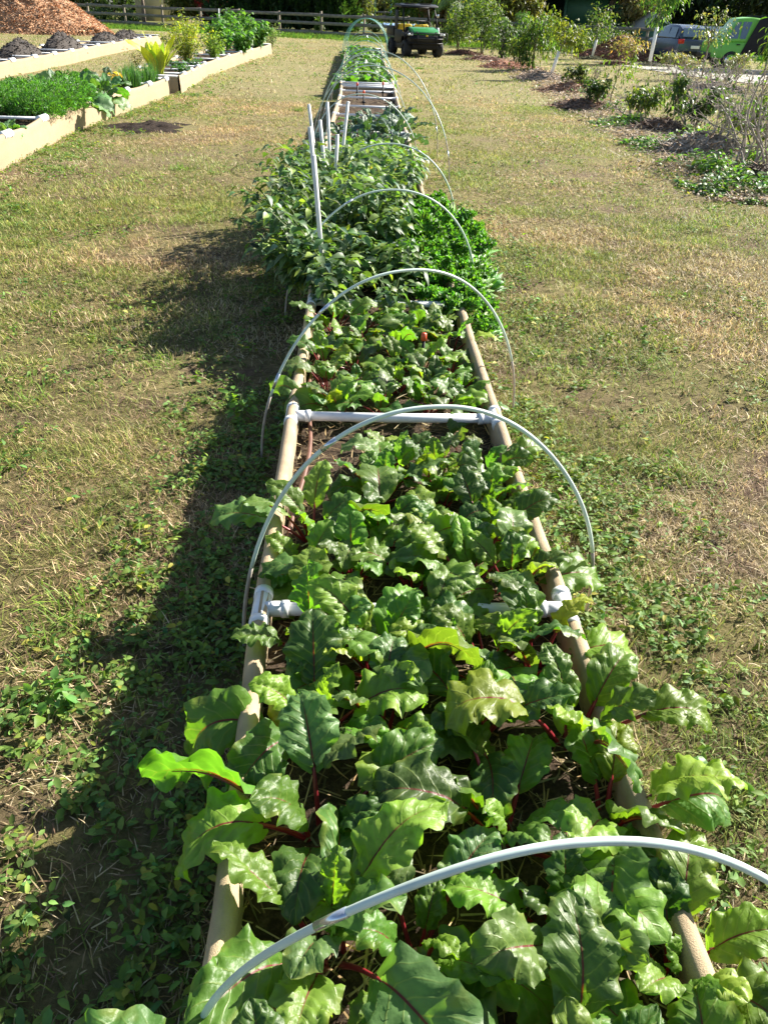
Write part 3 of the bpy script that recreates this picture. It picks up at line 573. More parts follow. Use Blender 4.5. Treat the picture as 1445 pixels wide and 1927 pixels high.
r = np.random.default_rng(520)
def feathery(label, loc, r, n=3200, R=.42, H=.46):
    o = empty('feathery_herb', loc, 0, label, 'herb', 'feathery topped plants in the cream bed'); a = r.uniform(0, 2*pi, n); q = np.sqrt(r.uniform(0, 1, n))
    z = H*(1-.6*q**2)*r.uniform(.35, 1, n); B = np.c_[R*q*np.cos(a), R*q*np.sin(a), z]; d = np.c_[np.cos(a)*q, np.sin(a)*q, r.uniform(-.2, 1, n)]+rdir(n, r)*.5
    mb = MB(); cards(mb, B, d, rdir(n, r), r.uniform(.025, .07, n), r.uniform(.004, .009, n), tint(n, (.065, .17, .03), .35, .1, r), droop=.4)
    mb.build('foliage', M['leaf'], o)
    sb = MB()
    for k in range(9): sb.add(*tube([(0, 0, 0), (R*.5*cos(k*.7), R*.5*sin(k*.7), H*.7)], .006, 4))
    sb.build('stem', M['greenstem'], o)
fl = ['frontmost on the grass side', 'frontmost at the back of the bed', 'second on the grass side', 'second at the back of the bed', 'third on the grass side', 'third at the back of the bed', 'last on the grass side before collards', 'last at the back before collards']
for i in range(8): feathery('mound of bright green feathery tops, '+fl[i], (-4.68-.55*(i % 2)+r.normal(0, .04), 12.45+.5*(i//2)+r.normal(0, .08), .26), r, H=r.uniform(.36, .58), R=r.uniform(.34, .44))
CO = np.array([(.07, .17, .05), (.11, .20, .08), (.09, .22, .03), (.06, .13, .05)])
cw_ = ['drooping over the cream wall', 'pale leaved, mid bed', 'tall at the back', 'beside the feathery tops', 'in the middle of the collards', 'at the grass edge', 'with tallest bright leaf', 'last of the collards', 'near the chives']
for i, (x, y, s) in enumerate(((-4.55, 13.8, 1.25), (-4.95, 13.9, 1.3), (-5.3, 14.2, 1.5), (-4.8, 14.6, 1.35), (-5.2, 14.9, 1.5), (-4.6, 15.3, 1.2), (-5.1, 15.7, 1.4), (-4.75, 16.2, 1.2), (-5.25, 16.6, 1.2))):
    vplant('collard_plant', 'broad leaved collard plant '+cw_[i]+' of the cream bed', 'collard', (x, y, .26), np.random.default_rng(530+i), 13, s*1.25, M['kale'], CO, (.2, .28, .15), 'collards in the cream bed', 9, 13, OVAL, pet=(.10, .2), Lr=(.18, .28), asp=.45, els=(80, 15), curl=(.5, 1.7), ruf=.2, prefer=(0., -.4) if x > -4.7 else ())
for i, (x, y) in enumerate(((-4.55, 11.0), (-4.95, 11.3), (-4.65, 10.3))):
    vplant('cabbage_plant', 'young pale cabbage plant '+['by the white corner fitting', 'in the shade behind the first', 'closest of the three in the cream bed'][i], 'cabbage', (x, y, .26), np.random.default_rng(545+i), 9, .9, M['kale'], CO*1.1, (.2, .28, .15), 'young cabbages in the cream bed', 9, 13, OVAL, pet=(.05, .12), Lr=(.16, .24), asp=.45, els=(75, 20), ruf=.2)
def chives(label, loc, r, n=240, H=.34):
    a = r.uniform(0, 2*pi, n); q = r.uniform(0, .13, n); d = np.c_[np.cos(a)*.6, np.sin(a)*.6, r.uniform(.6, 1.4, n)]
    mb = MB(); cards(mb, np.c_[q*np.cos(a), q*np.sin(a), 0*a], d, np.c_[np.cos(a), np.sin(a), 0*a+.3], H*r.uniform(.6, 1.1, n), .006, tint(n, (.06, .15, .04), .2, .1, r), droop=-.0+r.uniform(.1, .8, n))
    o = mb.build('chive_clump', M['leaf']); o.location = loc; tag(o, label, 'chives', 'chive clumps at the bed end')
for i, (x, y) in enumerate(((-4.5, 17.2), (-4.75, 17.6), (-4.45, 18.0), (-4.8, 18.3), (-4.5, 18.6))): chives('clump of thin dark green chive leaves, '+['frontmost on the wall side', 'frontmost inside', 'middle on the wall side', 'rear inside', 'last before the bed joint'][i], (x, y, .26), r)
vplant('squash_plant', 'dark leaved squash plant behind the chives', 'squash', (-5.15, 17.7, .26), np.random.default_rng(551), 11, 1.2, M['kale'], np.array([(.03, .075, .03), (.04, .09, .03)]), (.2, .25, .1), None, 9, 13, OVAL, pet=(.12, .25), Lr=(.16, .24), asp=.5, els=(80, 20))
bushplant('wilted_plant', 'small yellowed wilting plant beside the chives', 'plant', (-4.85, 17.0, .26), np.random.default_rng(552), 7, .4, .14, 9, .11, .6, [(.45, .30, .06), (.35, .26, .08), (.5, .28, .1)], droop=.9)
YL = np.array([(.34, .40, .03), (.28, .38, .03), (.42, .42, .04)])
vplant('turmeric_plant', 'tall plant with big upright bright yellow green leaves', 'leafy plant', (-4.72, 20.3, .24), np.random.default_rng(553), 15, 2.5, M['kale'], YL, (.3, .36, .05), None, 9, 15, OVAL, pet=(.05, .16), Lr=(.24, .34), asp=.21, els=(90, 72), curl=(.1, .7), ruf=.08, jag=.02, puck=.004, pr=.006)
bushplant('brown_herb', 'thin reddish green bush behind the yellow leaved plant', 'bush', (-5.2, 20.3, .24), np.random.default_rng(554), 8, .75, .3, 22, .07, .35, [(.18, .19, .05), (.22, .17, .06)])
bushplant('yellow_shrub', 'airy shrub with small yellow green leaves', 'shrub', (-4.95, 24.8, .2), np.random.default_rng(555), 28, 1.45, .78, 46, .095, .5, [(.28, .32, .04), (.36, .36, .05), (.2, .27, .04)], droop=.6, sr=.011)
bushplant('yellow_shrub', 'lower green yellow shrub beside the short white post', 'shrub', (-4.55, 26.8, .2), np.random.default_rng(556), 18, .9, .5, 30, .09, .5, [(.2, .28, .05), (.13, .22, .04)], droop=.6, sr=.008)
bn = ['front bean bush by the tall white post', 'second bean bush on the grass side', 'second bean bush at the back', 'third bean bush, tallest', 'fourth bean bush over the cream wall', 'last bean bush at the bed corner']
for i, (x, y, h) in enumerate(((-4.75, 29.0, 1.25), (-4.25, 30.5, 1.1), (-4.85, 31.4, 1.5), (-4.45, 32.6, 1.5), (-4.1, 34.0, 1.15), (-4.3, 35.3, 1.2))):
    bushplant('bean_bush', bn[i]+', dense with broad green leaves', 'bean bush', (x, y, .2), np.random.default_rng(560+i), 16, h, .52, 30, .15, .75, [(.09, .20, .04), (.12, .25, .05), (.06, .15, .035)], 'bean bushes in the cream bed', droop=.8)
for i, (x, y) in enumerate(((-4.4, 21.2), (-4.7, 22.2), (-4.45, 23.2))):
    bushplant('herb_seedling', 'small dark green seedling '+['nearest the joint', 'between the pipes', 'before the yellow shrub'][i]+' in the cream bed', 'seedling', (x, y, .26), np.random.default_rng(570+i), 6, .28, .2, 12, .1, .6, [(.06, .15, .04)], 'seedlings in the cream bed')
for (px, py, bx, by, l) in ((412, 16, 414, 66, 'tall white pole beside the bean bushes'), (400, 46, 400, 86, 'shorter white post behind the yellow shrub')):
    b = at(bx, by+22, 0); a = atY(px, py, b[1]); o = MB().add(*tube([(0, 0, 0), (a-b)], .022, 8)).build('garden_pole', M['pvc']); o.location = b; tag(o, l, 'pole')
bushplant('tall_weed', 'tall grey green weed at the end of the cream bed, by the fence', 'weed', (*at(512, 92)[:2], 0), np.random.default_rng(575), 8, 1.35, .5, 26, .13, .5, [(.14, .2, .08), (.2, .25, .12)], sr=.012)

# ---------------------------------------------------------------- rail fence
def railfence(pts, label, h=1.32, post='postwood', rails=(1.18, .74, .28)):
    P0 = np.array([*pts[0], 0]); o = empty('rail_fence', P0, 0, label, 'fence')
    Q = [np.array([*p, 0])-P0 for p in pts]
    for i, q in enumerate(Q):
        hh = h*rng.uniform(.96, 1.06); MB().add(*tube([q+[0, 0, -.1], q+[rng.normal(0, .02), 0, hh]], [.085, .07], 8)).build('post', M[post], o)
    for a, b in zip(Q[:-1], Q[1:]):
        d = nrm(b-a); nn = np.array([d[1], -d[0], 0])*.09
        for z in rails:
            z1 = z+rng.normal(0, .015); z2 = z+rng.normal(0, .015); V = []
            for q, zz in ((a-d*.02, z1), (b+d*.02, z2)):
                for s in (0, .035):
                    for dz in (-.085, .085): V.append(q+nn*(1+s/.09*.5)+[0, 0, zz+dz])
            MB().add(np.array(V), np.array([[0, 1, 5, 4], [2, 6, 7, 3], [0, 4, 6, 2], [1, 3, 7, 5], [0, 2, 3, 1], [4, 5, 7, 6]])).build('rail', M['fencewood'], o)
    return o
FX = np.arange(-29, 24, 2.62); FENCE = [(x, 55.3-.335*x) for x in FX]
railfence(FENCE, 'long weathered three rail wooden fence across the back of the lawn')
railfence([(x, 118-.1*x) for x in np.arange(-6, 9, 3.)], 'farther dark rail fence beyond the sports court', rails=(1.1, .6))
# ---------------------------------------------------------------- trees and bushes
def crown_cards(r, cen, rad, n, L, asp, cols, clumps, droop=.4, hang=0., fill=.55, prof=((0, .1), (.3, .9), (.65, .75), (1, .03))):
    cen = np.asarray(cen, float); rad = np.asarray(rad, float)
    cc = rdir(clumps, r)*np.cbrt(r.uniform(fill**3, 1, (clumps, 1))); k = r.integers(clumps, size=n)
    P = cen+rad*(cc[k]*.82+r.normal(0, .20, (n, 3)))
    d = nrm(cc[k]*.6+rdir(n, r)+[0, 0, -hang]); up = nrm(rdir(n, r)*.6+[0, 0, 1])
    ct = r.uniform(.7, 1.25, (clumps, 1)); col = np.concatenate([tint(n, c, .18, .1, r)[None] for c in cols])[r.integers(len(cols), size=n), np.arange(n)]*ct[k]
    mb = MB(); cards(mb, P, d, up, L*r.uniform(.6, 1.2, n), L*asp*.5*r.uniform(.8, 1.2, n), col, prof, droop=droop, fold=.3); return mb, cc*rad*.8+cen
def tree(name, label, cat, loc, r, H, cen, rad, n, L, asp, cols, clumps=26, trunk_r=.06, bark='bark', group=None, lean=(0, 0), guard=False, limbs=8, droop=.4, hang=.3, leafm='leaf', fill=.5, multi=1):
    o = empty(name, loc, 0, label, cat, group); mb, cc = crown_cards(r, cen, rad, n, L, asp, cols, clumps, droop, hang, fill); mb.build('crown', M[leafm], o)
    tb = MB(); top = np.array([cen[0], cen[1], cen[2]+rad[2]*.1])
    for q in range(multi):
        b0 = np.array([r.normal(0, .05)*(multi > 1), r.normal(0, .05)*(multi > 1), -.1]); t = np.linspace(0, 1, 6)[:, None]
        P = b0*(1-t)+(top+r.normal(0, .15, 3)*(multi > 1))*t+r.normal(0, .015*H, (6, 3))*t*(1-t)
        tb.add(*tube(P, np.linspace(trunk_r, trunk_r*.45, 6), 7))
    for q in cc[r.permutation(len(cc))[:limbs]]:
        s = top*r.uniform(.5, .95); s[2] = max(s[2], .1); m_ = (s+q)/2+[0, 0, .08*H*r.uniform(-.5, 1)]
        tb.add(*tube([s, m_, q], [trunk_r*.4, trunk_r*.28, trunk_r*.1], 5, False))
    tb.build('trunk', M[bark], o)
    if guard:
        MB().add(*tube([(0, 0, .0), top*.25, top*.5], [trunk_r*1.7]*3, 9)).build('trunk_guard', M['whitepaint'], o)
    return o
GL = [(.07, .125, .03), (.105, .165, .04), (.045, .085, .025)]; DK = [(.022, .045, .018), (.035, .065, .02), (.016, .03, .014)]; YG = [(.13, .18, .04), (.19, .23, .05), (.06, .11, .025)]
def sap(px, py, *a, **k):
    return at(px, py, 0)
def orch(name, label, px, py, H, cx, rx, rz, n, L, cols, seed, asp=.4, **k):
    p = at(px, py, 0); r = np.random.default_rng(seed)
    k.setdefault('clumps', 15); k.setdefault('fill', .25); return tree(name, label, 'tree', (p[0], p[1], .12), r, H, (cx, 0, H-rz), (rx*1.05, rx*.95, rz), int(n*.7), L*.9, asp, cols, group='young orchard trees in mulch mounds', **k)
orch('orchard_tree', 'leafy green bush tree right behind the utility vehicle', 862, 100, 2.3, -.2, .95, 1.1, 2200, .17, YG+GL, 600, multi=3, trunk_r=.03)
orch('orchard_tree', 'dense green bush tree with yellowish tips, next beyond the utility vehicle', 905, 103, 2.3, .05, .95, 1.12, 2200, .17, GL+YG, 601, multi=3, trunk_r=.03)
orch('orchard_tree', 'narrow dark bush tree with hanging leaves beside red brown mulch', 943, 112, 1.5, .0, .5, .75, 900, .16, DK+GL, 602, hang=.8)
orch('orchard_tree', 'dark round leafed tree with long drooping leaves beside the white trunked tree', 1000, 134, 1.85, .0, .78, .92, 2000, .20, [(.04, .085, .02), (.06, .12, .025), (.14, .19, .03)], 603, asp=.3, hang=.9, trunk_r=.035)
orch('orchard_tree', 'young tree with white wrapped trunk and yellow green leaves', 1035, 150, 1.95, .32, .55, .70, 1000, .14, [(.14, .18, .03), (.20, .22, .035), (.08, .12, .025)], 604, guard=True, trunk_r=.03)
orch('orchard_sapling', 'sparse leaning sapling with a few drooping leaves in a dark mound', 1143, 205, 1.1, .1, .38, .42, 170, .12, [(.10, .16, .03), (.14, .19, .04)], 605, hang=.8, trunk_r=.014, clumps=9, limbs=7)
orch('orchard_tree', 'tall thin tree with pale trunk before the dark barn', 1113, 112, 2.25, .15, .72, 1.0, 800, .17, GL+[(.16, .17, .06)], 606, guard=True, trunk_r=.035, hang=.6)
orch('orchard_tree', 'small tree with bronze brown leaves before the wood chips', 1168, 118, 1.05, .25, .9, .55, 800, .16, [(.30, .20, .11), (.24, .19, .08), (.16, .17, .06)], 607, trunk_r=.03)
orch('orchard_tree', 'taller drooping peach leafed tree with white trunk wrap beside the dark car', 1221, 121, 3.7, .05, .9, 1.25, 1800, .22, [(.06, .14, .03), (.09, .18, .035), (.13, .22, .04)], 608, asp=.28, guard=True, hang=1., trunk_r=.045)
orch('orchard_tree', 'glossy leaved small tree standing in front of the dark car', 1318, 150, 2.0, .0, .85, .62, 620, .13, [(.09, .13, .05), (.13, .17, .07), (.22, .22, .12)], 609, asp=.5, trunk_r=.03, fill=.3, limbs=12)
orch('orchard_tree', 'mango like tree with hanging green leaves before the lime truck', 1432, 172, 1.75, .25, .62, .75, 700, .24, [(.05, .12, .02), (.10, .19, .03), (.20, .26, .05)], 610, asp=.26, hang=1.1, trunk_r=.03)
for i, (px, py, H, rx, c, l) in enumerate(((882, 96, 1.5, .55, YG, 'low yellowish bush between the first two bush trees'), (925, 106, 1.3, .5, GL, 'low green bush squeezed before the narrow bush tree'), (968, 118, .8, .4, YG, 'low yellow green sprouts above the red brown mulch'), (1060, 108, 1.5, .6, DK+GL, 'dark bush behind the white wrapped trunk'), (1140, 110, 1.3, .6, GL, 'green bush behind the bronze leaved tree'), (1092, 104, 1.0, .4, YG, 'yellow green sprout beside the white marker stake'), (1385, 150, .7, .5, [(.16, .18, .09), (.24, .22, .14)], 'pale dry bush before the lime truck'), (1290, 140, .55, .6, [(.22, .18, .12), (.17, .17, .08)], 'brown brush at the bumper of the dark car'), (1255, 132, .5, .5, [(.16, .19, .08), (.24, .22, .12)], 'dry green brush beside the peach leafed trunk'), (1082, 172, .55, .4, YG+DK, 'low leafy bush behind the brown chip mound with a stub'), (1122, 205, .5, .35, GL, 'small green bush tucked behind the dark chip mound'), (1205, 228, .6, .4, GL+YG, 'ragged green bush ahead of the dark grassy mound'), (1318, 250, .7, .45, GL+DK, 'ragged green bush behind the gray straw heap'), (1412, 288, .75, .5, GL+YG, 'leafy bush behind the weed patch'))):
    orch('orchard_shrub', l, px, py, H, 0, rx, H*.46, 700, .14, c, 680+i, multi=3, trunk_r=.015, fill=.2)
# thin bare shrubs nearer the viewer
def bare(label, p, r, H, spread, n, leaves=0, lean=(0, 0), lc=GL, rr=.017, L=.08):
    o = empty('bare_shrub', p, 0, label, 'shrub', 'bare branched shrubs along the mulch row'); mb = MB(); tips = []
    def grow(s, d, Ln, rad, lv):
        k = 6; P = [s]; dd = d
        for q in range(k-1):
            dd = nrm(dd+r.normal(0, .20, 3)+[0, 0, .05-.10*(lv > 1)]); P.append(P[-1]+dd*Ln/(k-1))
        P = np.array(P); mb.add(*tube(P, np.linspace(rad, rad*.5, k), 6 if lv < 2 else 4, False))
        if lv < 3:
            for q in range([3, 3, 3][lv]):
                b = P[int(r.integers(2, k))]; grow(b, nrm(dd+r.normal(0, .62, 3)), Ln*r.uniform(.45, .75), rad*.5, lv+1)
        else: tips.extend([P[-1], P[3]])
        if lv >= 2: tips.append(P[-1])
    for i in range(n):
        a = i*2.4+r.normal(0, .5); s = np.array([spread*.28*cos(a)*r.uniform(0, 1), spread*.28*sin(a)*r.uniform(0, 1), -.1])
        grow(s, nrm(np.array([cos(a)*spread/H*.9+lean[0], sin(a)*spread/H*.9+lean[1], 1.])), H*r.uniform(.42, .62), rr*r.uniform(.8, 1.3), 0)
    mb.build('branch', M['graybark'], o)
    if leaves:
        T = np.array(tips); k = r.integers(len(T), size=leaves); lf = MB(); cols = np.concatenate([tint(leaves, c, .2, .1, r)[None] for c in lc])[r.integers(len(lc), size=leaves), np.arange(leaves)]
        cards(lf, T[k]+r.normal(0, .02, (leaves, 3)), rdir(leaves, r)+[0, 0, -.3], rdir(leaves, r)+[0, 0, 1.5], L*r.uniform(.5, 1.2, leaves), L*.28, cols, droop=.5); lf.build('foliage', M['leaf'], o)
    return o
for i, (px, py, H, s, n, lv, ln, l) in enumerate(((1300, 238, 1.35, .55, 9, 60, (.05, 0), 'many stemmed bare shrub rising from the leafy green mound'), (1345, 285, 1.35, .6, 7, 30, (.1, 0), 'bare shrub with thick forked stump on the straw heap'), (1400, 318, 1.6, .7, 7, 90, (.12, 0), 'tall bare shrub with pale twigs over the weed patch'), (1445, 318, 1.5, .5, 6, 80, (.0, 0), 'bare shrub at the edge of the weed patch'), (1215, 200, .7, .5, 8, 50, (-.1, 0), 'low twiggy brown shrub between the mounds'), (1120, 150, .6, .2, 4, 40, (0, 0), 'thin yellowing seedling behind the straw mound'), (1375, 165, .9, .5, 8, 40, (0, 0), 'pale twiggy shrub beside the driveway'), (1185, 225, .75, .5, 6, 60, (-.1, 0), 'thin tangled brown shrub left of the dark grassy mound'), (1250, 180, 1.1, .6, 6, 50, (.1, 0), 'wiry shrub crossing in front of the driveway end'), (1310, 205, 1.2, .7, 7, 70, (-.1, 0), 'tangled gray shrub behind the many stemmed one'), (1400, 240, 1.3, .7, 7, 70, (0, 0), 'tangled gray shrub behind the straw heap'), (1340, 160, .9, .6, 7, 80, (0, 0), 'dry twiggy shrub before the parked cars'))):
    p = at(px, py, 0); bare(l, (p[0], p[1], .1), np.random.default_rng(640+i), H, s, n, lv, ln)
p = at(1262, 236); tree('leafy_sapling', 'green leafy sapling growing from the dark grassy mound', 'sapling', (p[0], p[1], .1), np.random.default_rng(650), 1., (0, 0, .42), (.2, .2, .42), 260, .12, .42, GL, 12, .015, hang=.8)
# mulch mounds
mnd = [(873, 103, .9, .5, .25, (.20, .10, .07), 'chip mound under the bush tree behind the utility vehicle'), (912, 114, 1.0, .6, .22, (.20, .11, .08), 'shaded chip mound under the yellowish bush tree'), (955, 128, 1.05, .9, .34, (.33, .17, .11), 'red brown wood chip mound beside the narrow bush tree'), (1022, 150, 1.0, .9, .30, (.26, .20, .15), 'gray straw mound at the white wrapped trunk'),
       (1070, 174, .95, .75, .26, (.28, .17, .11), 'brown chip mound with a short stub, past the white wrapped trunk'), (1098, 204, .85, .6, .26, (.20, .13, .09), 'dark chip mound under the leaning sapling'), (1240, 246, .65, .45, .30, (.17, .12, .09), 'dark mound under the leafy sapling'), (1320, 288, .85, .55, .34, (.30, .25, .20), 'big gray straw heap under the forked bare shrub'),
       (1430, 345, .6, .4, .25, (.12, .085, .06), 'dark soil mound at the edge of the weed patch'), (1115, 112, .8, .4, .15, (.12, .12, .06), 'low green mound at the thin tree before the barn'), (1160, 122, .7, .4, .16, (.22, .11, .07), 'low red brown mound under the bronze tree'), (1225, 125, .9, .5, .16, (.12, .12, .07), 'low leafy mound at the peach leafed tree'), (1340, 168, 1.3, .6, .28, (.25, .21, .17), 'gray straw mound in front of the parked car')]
for i, (px, py, rx, ry, h, c, l) in enumerate(mnd):
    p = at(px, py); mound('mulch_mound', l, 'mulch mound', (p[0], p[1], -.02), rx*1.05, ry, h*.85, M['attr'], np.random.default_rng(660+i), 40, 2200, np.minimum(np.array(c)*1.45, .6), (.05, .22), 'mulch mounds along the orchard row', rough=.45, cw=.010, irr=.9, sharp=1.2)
for px, py, h, l in ((1073, 110, .95, 'thin white marker stake on the grass before the dark barn'), (946, 72, 1.5, 'thin white stake beside the rear fence post')):
    p = at(px, py); o = MB().add(*tube([(0, 0, -.1), (.06, 0, h)], .022, 6)).build('marker_stake', M['pvc']); o.location = p; tag(o, l, 'stake')

# ---------------------------------------------------------------- utility vehicle (length along -y = front towards the viewer)
U = empty('utility_vehicle', (2.12, 39.5, 0), R_(14), 'green and black utility vehicle with yellow seats and a roof', 'utility vehicle')
U.scale = (1.16, 1.08, .95)
def part(name, m, parent, *shapes, bevel=.012, smooth=False):
    mb = MB()
    for s in shapes: mb.add(*s)
    return mb.build(name, M[m], parent, smooth, bevel)
def rprism(poly_yz, x0, x1):
    V, F = prism(poly_yz, x0, x1); return np.c_[V[:, 1], V[:, 0], V[:, 2]], [f[:, ::-1] for f in F]
part('chassis', 'black', U, box(-.62, .62, -1.25, 1.35, .28, .50), box(-.5, .5, -1.42, -1.2, .34, .62))
part('front_fascia', 'black', U, rprism([(-1.46, .50), (-1.50, .72), (-1.42, .92), (-1.0, .98), (-1.0, .5)], -.62, .62))
for fx in (-.76, .5): part('fender', 'black', U, rprism([(-1.35, .78), (-1.2, .92), (-.75, .95), (-.62, .6), (-.7, .55), (-.85, .78)], fx, fx+.26))
part('hood', 'ugreen', U, rprism([(-1.50, .86), (-1.44, .99), (-1.2, 1.07), (-.72, 1.15), (-.70, 1.0), (-1.3, .86)], -.50, .50), bevel=.04)
gp = part('grille', 'blackgloss', U, box(-.40, .40, -1.525, -1.495, .62, .84)); part('badge', 'uyellow', gp, box(-.04, .04, -1.545, -1.527, .80, .86), bevel=.005)
for s in (-1, 1):
    hl = part('headlight', 'blackgloss', U, box(s*.60-.13, s*.60+.13, -1.46, -1.34, .80, .95), bevel=.03)
    for dx in (-.055, .055): MB().add(*[v+np.array([s*.60+dx, -1.455, .875]) if i == 0 else v for i, v in enumerate(lathe([(.001, -.03), (.048, -.02), (.05, .02)], 12))]).build('lens', M['lamp'], hl)
bar = [tube([(s*.36, -1.58, .45), (s*.36, -1.60, .90), (s*.36, -1.45, .98)], .02, 8) for s in (-1, 1)]+[tube([(-.62, -1.50, z), (-.4, -1.60, z), (.4, -1.60, z), (.62, -1.50, z)], .02, 8) for z in (.55, .72, .92)]+[tube([(s*.64, -1.48, .55), (s*.80, -1.42, .62), (s*.82, -1.40, .92), (s*.66, -1.42, 1.0)], .016, 8) for s in (-1, 1)]
part('brush_guard', 'black', U, *bar, bevel=0, smooth=True)
part('seat', 'uyellow', U, box(-.60, -.05, -.15, .40, .74, .88), box(-.60, -.05, .33, .46, .88, 1.22), bevel=.05); part('seat', 'uyellow', U, box(.05, .60, -.15, .40, .74, .88), box(.05, .60, .33, .46, .88, 1.22), bevel=.05)
part('floor_pan', 'black', U, box(-.66, .66, -.7, .5, .50, .56), box(-.64, .64, -.1, .5, .56, .72)); part('dashboard', 'black', U, rprism([(-.74, .95), (-.74, 1.14), (-.58, 1.10), (-.52, .9)], -.58, .58))
a = np.linspace(0, 2*pi, 20); part('steering_wheel', 'black', U, tube(np.c_[.3+.17*np.cos(a), -.42+.06*np.sin(a), 1.20+.16*np.sin(a)], .016, 6), tube([(.3, -.55, 1.05), (.3, -.42, 1.2)], .02, 6), bevel=0, smooth=True)
fr = []
for s in (-1, 1):
    fr += [tube([(s*.66, -.78, .9), (s*.62, -.46, 1.55), (s*.58, -.30, 1.86)], .027, 8), tube([(s*.66, .50, .5), (s*.66, .52, 1.4), (s*.58, .50, 1.86)], .03, 8), tube([(s*.58, -.30, 1.86), (s*.58, .56, 1.88)], .026, 8), tube([(s*.66, .5, 1.1), (s*.60, .52, 1.5)], .02, 6)]
fr += [tube([(-.58, -.30, 1.86), (.58, -.30, 1.86)], .026, 8), tube([(-.64, .52, 1.35), (.64, .52, 1.35)], .024, 8), tube([(-.64, .52, 1.0), (.64, .52, 1.0)], .024, 8)]
part('roll_cage', 'black', U, *fr, bevel=0, smooth=True)
part('roof', 'blackgloss', U, rprism([(-.44, 1.88), (-.40, 1.95), (-.1, 2.0), (.5, 2.0), (.66, 1.93), (.66, 1.88)], -.70, .70), box(-.5, -.1, -.2, .5, 2.0, 2.02), box(.1, .5, -.2, .5, 2.0, 2.02), bevel=.02)
cb = part('cargo_box', 'black', U, box(-.72, .72, .56, 1.62, .74, .80), box(-.72, -.68, .56, 1.62, .80, 1.12), box(.68, .72, .56, 1.62, .80, 1.12), box(-.68, .68, .56, .60, .80, 1.12), box(-.68, .68, 1.58, 1.62, .80, 1.12))
part('door_panel', 'black', U, rprism([(-.66, .55), (-.60, 1.02), (.45, 1.02), (.50, .55)], -.70, -.66)); part('side_net', 'black', U, box(-.69, -.665, .10, .50, 1.05, 1.75))
part('mirror', 'chrome', U, box(.66, .74, -.50, -.46, 1.50, 1.64), bevel=.015); part('windshield_strip', 'whitepaint', U, tube([(.67, -.80, .90), (.655, -.70, 1.12)], .04, 8), bevel=0)
for s in (-1, 1):
    for yv in (-.98, 1.05):
        t_ = MB().add(*[v+np.array([s*.60, yv, .33]) if i == 0 else v for i, v in enumerate((lambda L: (L[0][:, [1, 0, 2]], L[1]))(lathe([(.17, -.13), (.30, -.13), (.335, -.09), (.335, .09), (.30, .13), (.17, .13)], 26)))]).build('tyre', M['tyre'], U)
        MB().add(*[v+np.array([s*.60, yv, .33]) if i == 0 else v for i, v in enumerate((lambda L: (L[0][:, [1, 0, 2]], L[1]))(lathe([(.001, s*.06), (.08, s*.07), (.12, s*.05), (.172, s*.10), (.175, -.1)], 20)))]).build('rim', M['rim'], t_)
# things carried on the seat / cargo box
o = part('storage_bin', 'ugreen', None, box(-.22, .22, -.2, .2, 0, .26), box(-.24, .24, -.22, .22, .26, .30), bevel=.02); o.location = (1.95, 40.75, .80); tag(o, 'green plastic bin riding in the utility vehicle cargo box', 'bin')
o = part('supply_sack', 'whitepaint', None, box(-.25, .25, -.2, .2, 0, .34), bevel=.1); o.location = (2.5, 40.85, .80); tag(o, 'pale stuffed sack riding in the utility vehicle cargo box', 'sack')

# ---------------------------------------------------------------- cars (local x = forward)
def wheel(parent, x, y, r, wd=.2):
    s = 1 if y > 0 else -1
    t_ = MB().add(*[v+np.array([x, y, r]) if i == 0 else v for i, v in enumerate(lathe([(r*.6, -wd/2), (r*.93, -wd/2), (r, -wd*.35), (r, wd*.35), (r*.93, wd/2), (r*.6, wd/2)], 28))]).build('tyre', M['tyre'], parent)
    MB().add(*[v+np.array([x, y, r]) if i == 0 else v for i, v in enumerate(lathe([(.001, s*wd*.42), (r*.25, s*wd*.45), (r*.35, s*wd*.3), (r*.6, s*wd*.5), (r*.62, -s*wd*.4)], 24))]).build('rim', M['chrome'], t_)
def carbody(ss, name, m, parent, lin=False):
    """sections along x: (x, z_bottom, z_top, half width bottom, half width top)"""
    ring = lambda x, zb, zt, wb, wt: [(x, -wb*.96, zb), (x, -wb, zb+.06), (x, -(wb+wt)/2 if lin else -wb, (zb+zt)/2), (x, -wt, zt-.05), (x, -wt*.9, zt), (x, wt*.9, zt), (x, wt, zt-.05), (x, (wb+wt)/2 if lin else wb, (zb+zt)/2), (x, wb, zb+.06), (x, wb*.96, zb)]
    V = np.array([q for s in ss for q in ring(*s)]); k = 10; n = len(ss)
    F = np.array([[i*k+j, (i+1)*k+j, (i+1)*k+(j+1) % k, i*k+(j+1) % k] for i in range(n-1) for j in range(k)])
    return MB().add(V, [F, np.array([list(range(k))]), np.array([[(n-1)*k+j for j in range(k)][::-1]])]).build(name, M[m], parent, True, .02)
cp = at(1294, 121); car = empty('parked_car', (cp[0]-.05, cp[1]+2.0, 0), R_(94), 'dark blue gray hatchback parked beside the wood chips, tail lamps towards the lawn', 'car')
carbody([(-2.12, .38, .92, .78, .76), (-2.02, .30, 1.0, .88, .82), (-1.3, .26, 1.02, .92, .84), (.5, .26, .98, .92, .84), (1.5, .28, .92, .9, .8), (2.0, .32, .78, .82, .74), (2.12, .4, .66, .7, .66)], 'body', 'darkblue', car)
carbody([(-2.0, .96, 1.02, .80, .78), (-1.75, .96, 1.36, .80, .66), (-1.3, .96, 1.50, .80, .62), (-.3, .96, 1.53, .80, .62), (.3, .96, 1.44, .80, .62), (1.05, .94, .98, .80, .76)], 'cabin', 'darkblue', car, True)
